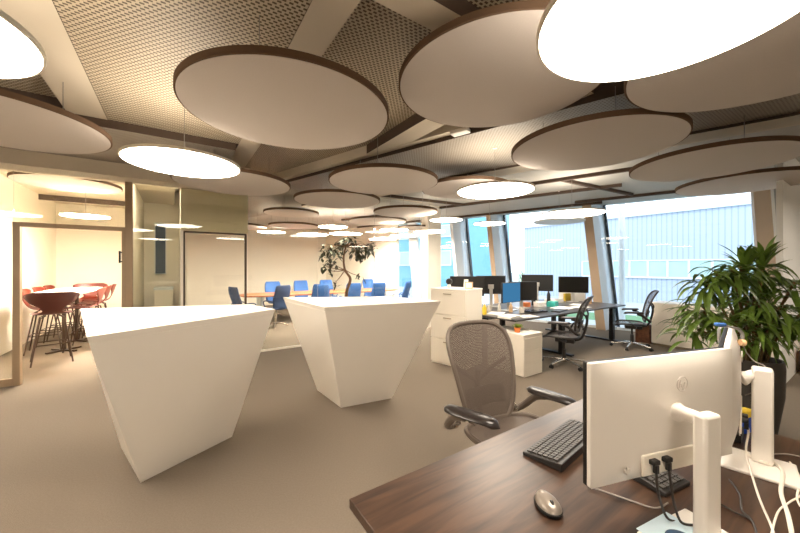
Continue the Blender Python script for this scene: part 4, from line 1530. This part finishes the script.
zc = DH + 0.005
cable('thick white cable running off the desk beyond the far monitor stand',
      [(1.37, 1.31, zc + .012), (1.375, 1.245, zc + .016), at(765, 456, zc + .012), at(782, 470, zc + .012), at(781, 492, zc + .006), at(788, 515, zc + .006), at(793, 540, zc + .006)], 0.0058, 'cablewhite')
cable('white cable hanging from the edge on monitor to the desk',
      [(1.275, 1.255, 0.94), (1.29, 1.23, 0.90), at(746, 450, 0.78), at(752, 475, zc + .012), at(760, 500, zc), at(772, 528, zc), at(776, 545, zc)], 0.0033, 'cablewhite')
cable('thin grey cable looping wide around the far monitor stand',
      [at(764, 455, zc), at(785, 454, zc), at(805, 458, zc), at(822, 466, zc), at(835, 480, zc)], 0.0028, 'cablegrey')
cable('grey cable curling beside the thick white one',
      [at(790, 462, zc), at(800, 478, zc), at(797, 498, zc), at(805, 510, zc), at(820, 512, zc)], 0.003, 'cablewhite')
cable('thin white cable looping loosely near the desk edge by the thick white cable',
      [at(772, 462, zc), at(792, 470, zc), at(802, 492, zc), at(790, 502, zc), at(778, 512, zc), at(770, 540, zc)], 0.0026, 'cablewhite')
cable('black cable lying behind the closest monitor column',
      [at(730, 480, zc), at(740, 495, zc), at(742, 510, zc), at(752, 520, zc), at(757, 535, zc)], 0.003, 'cableblack')
cable('dark brown cable along the desk from the closest monitor column',
      [at(700, 500, zc), at(716, 502, zc), at(735, 512, zc), at(752, 521, zc), at(758, 540, zc)], 0.003, 'cableblack')
cable('thin grey cable crossing the desk before the closest monitor',
      [at(588, 486, zc), at(606, 492, zc), at(632, 501, zc), at(655, 508, zc), at(668, 503, zc)], 0.0025, 'cablegrey')


def mon_pt(x, y, z):                              # a point of the closest monitor in world space
    a = R(17.1)
    return Vector((0.82 + x * math.cos(a) - y * math.sin(a), 1.035 + x * math.sin(a) + y * math.cos(a), DH + z))


cable('black power cord dropping from the first plug of the closest monitor',
      [mon_pt(-0.105, -0.054, 0.170), mon_pt(-0.104, -0.056, 0.13), mon_pt(-0.08, -0.05, 0.07), mon_pt(-0.05, -0.05, 0.02), mon_pt(0.0, -0.06, 0.006)], 0.0035, 'cableblack')
cable('black signal cord dropping from the second plug of the closest monitor',
      [mon_pt(-0.055, -0.054, 0.170), mon_pt(-0.053, -0.058, 0.13), mon_pt(-0.045, -0.062, 0.07), mon_pt(-0.03, -0.07, 0.022), mon_pt(-0.005, -0.085, 0.018)], 0.0035, 'cableblack')

# headset hung over the edge-on monitor
r = thing('headset', 'silver headset hooked over the top of the edge on monitor', 'headset', (1.345, 1.345, 1.226), R(-10))
r.scale = (0.72, 0.72, 0.72)
MB().tube(spline([(-0.075, -0.02, -0.05), (-0.07, -0.01, 0.02), (-0.045, 0, 0.045), (0.0, 0, 0.038), (0.03, 0, 0.03), (0.05, 0, 0.0), (0.045, 0, -0.04)], 5), 0.010, 8, flat=0.6).build('headband', 'silverdark', r)
mb = MB().lathe([(0, -0.012), (0.018, -0.012), (0.021, 0), (0.018, 0.010), (0, 0.012)], n=20)
mb.v = [(v[2] + 0.05, v[0], v[1] - 0.045) for v in mb.v]
mb.build('ear_cushion', 'tan', r)
mb = MB().box((-0.058, 0, 0.052), (0.05, 0.03, 0.02))
mb.build('clip', 'bluefab', r, bevel=0.007)
MB().tube(spline([(0.055, 0, -0.06), (0.07, 0, -0.10), (0.10, -0.01, -0.145), (0.115, -0.055, -0.16), (0.11, -0.075, -0.22), (0.09, -0.075, -0.27), (0.04, -0.03, -0.33)], 6), 0.003, 6).build('cord', 'cablegrey', r)
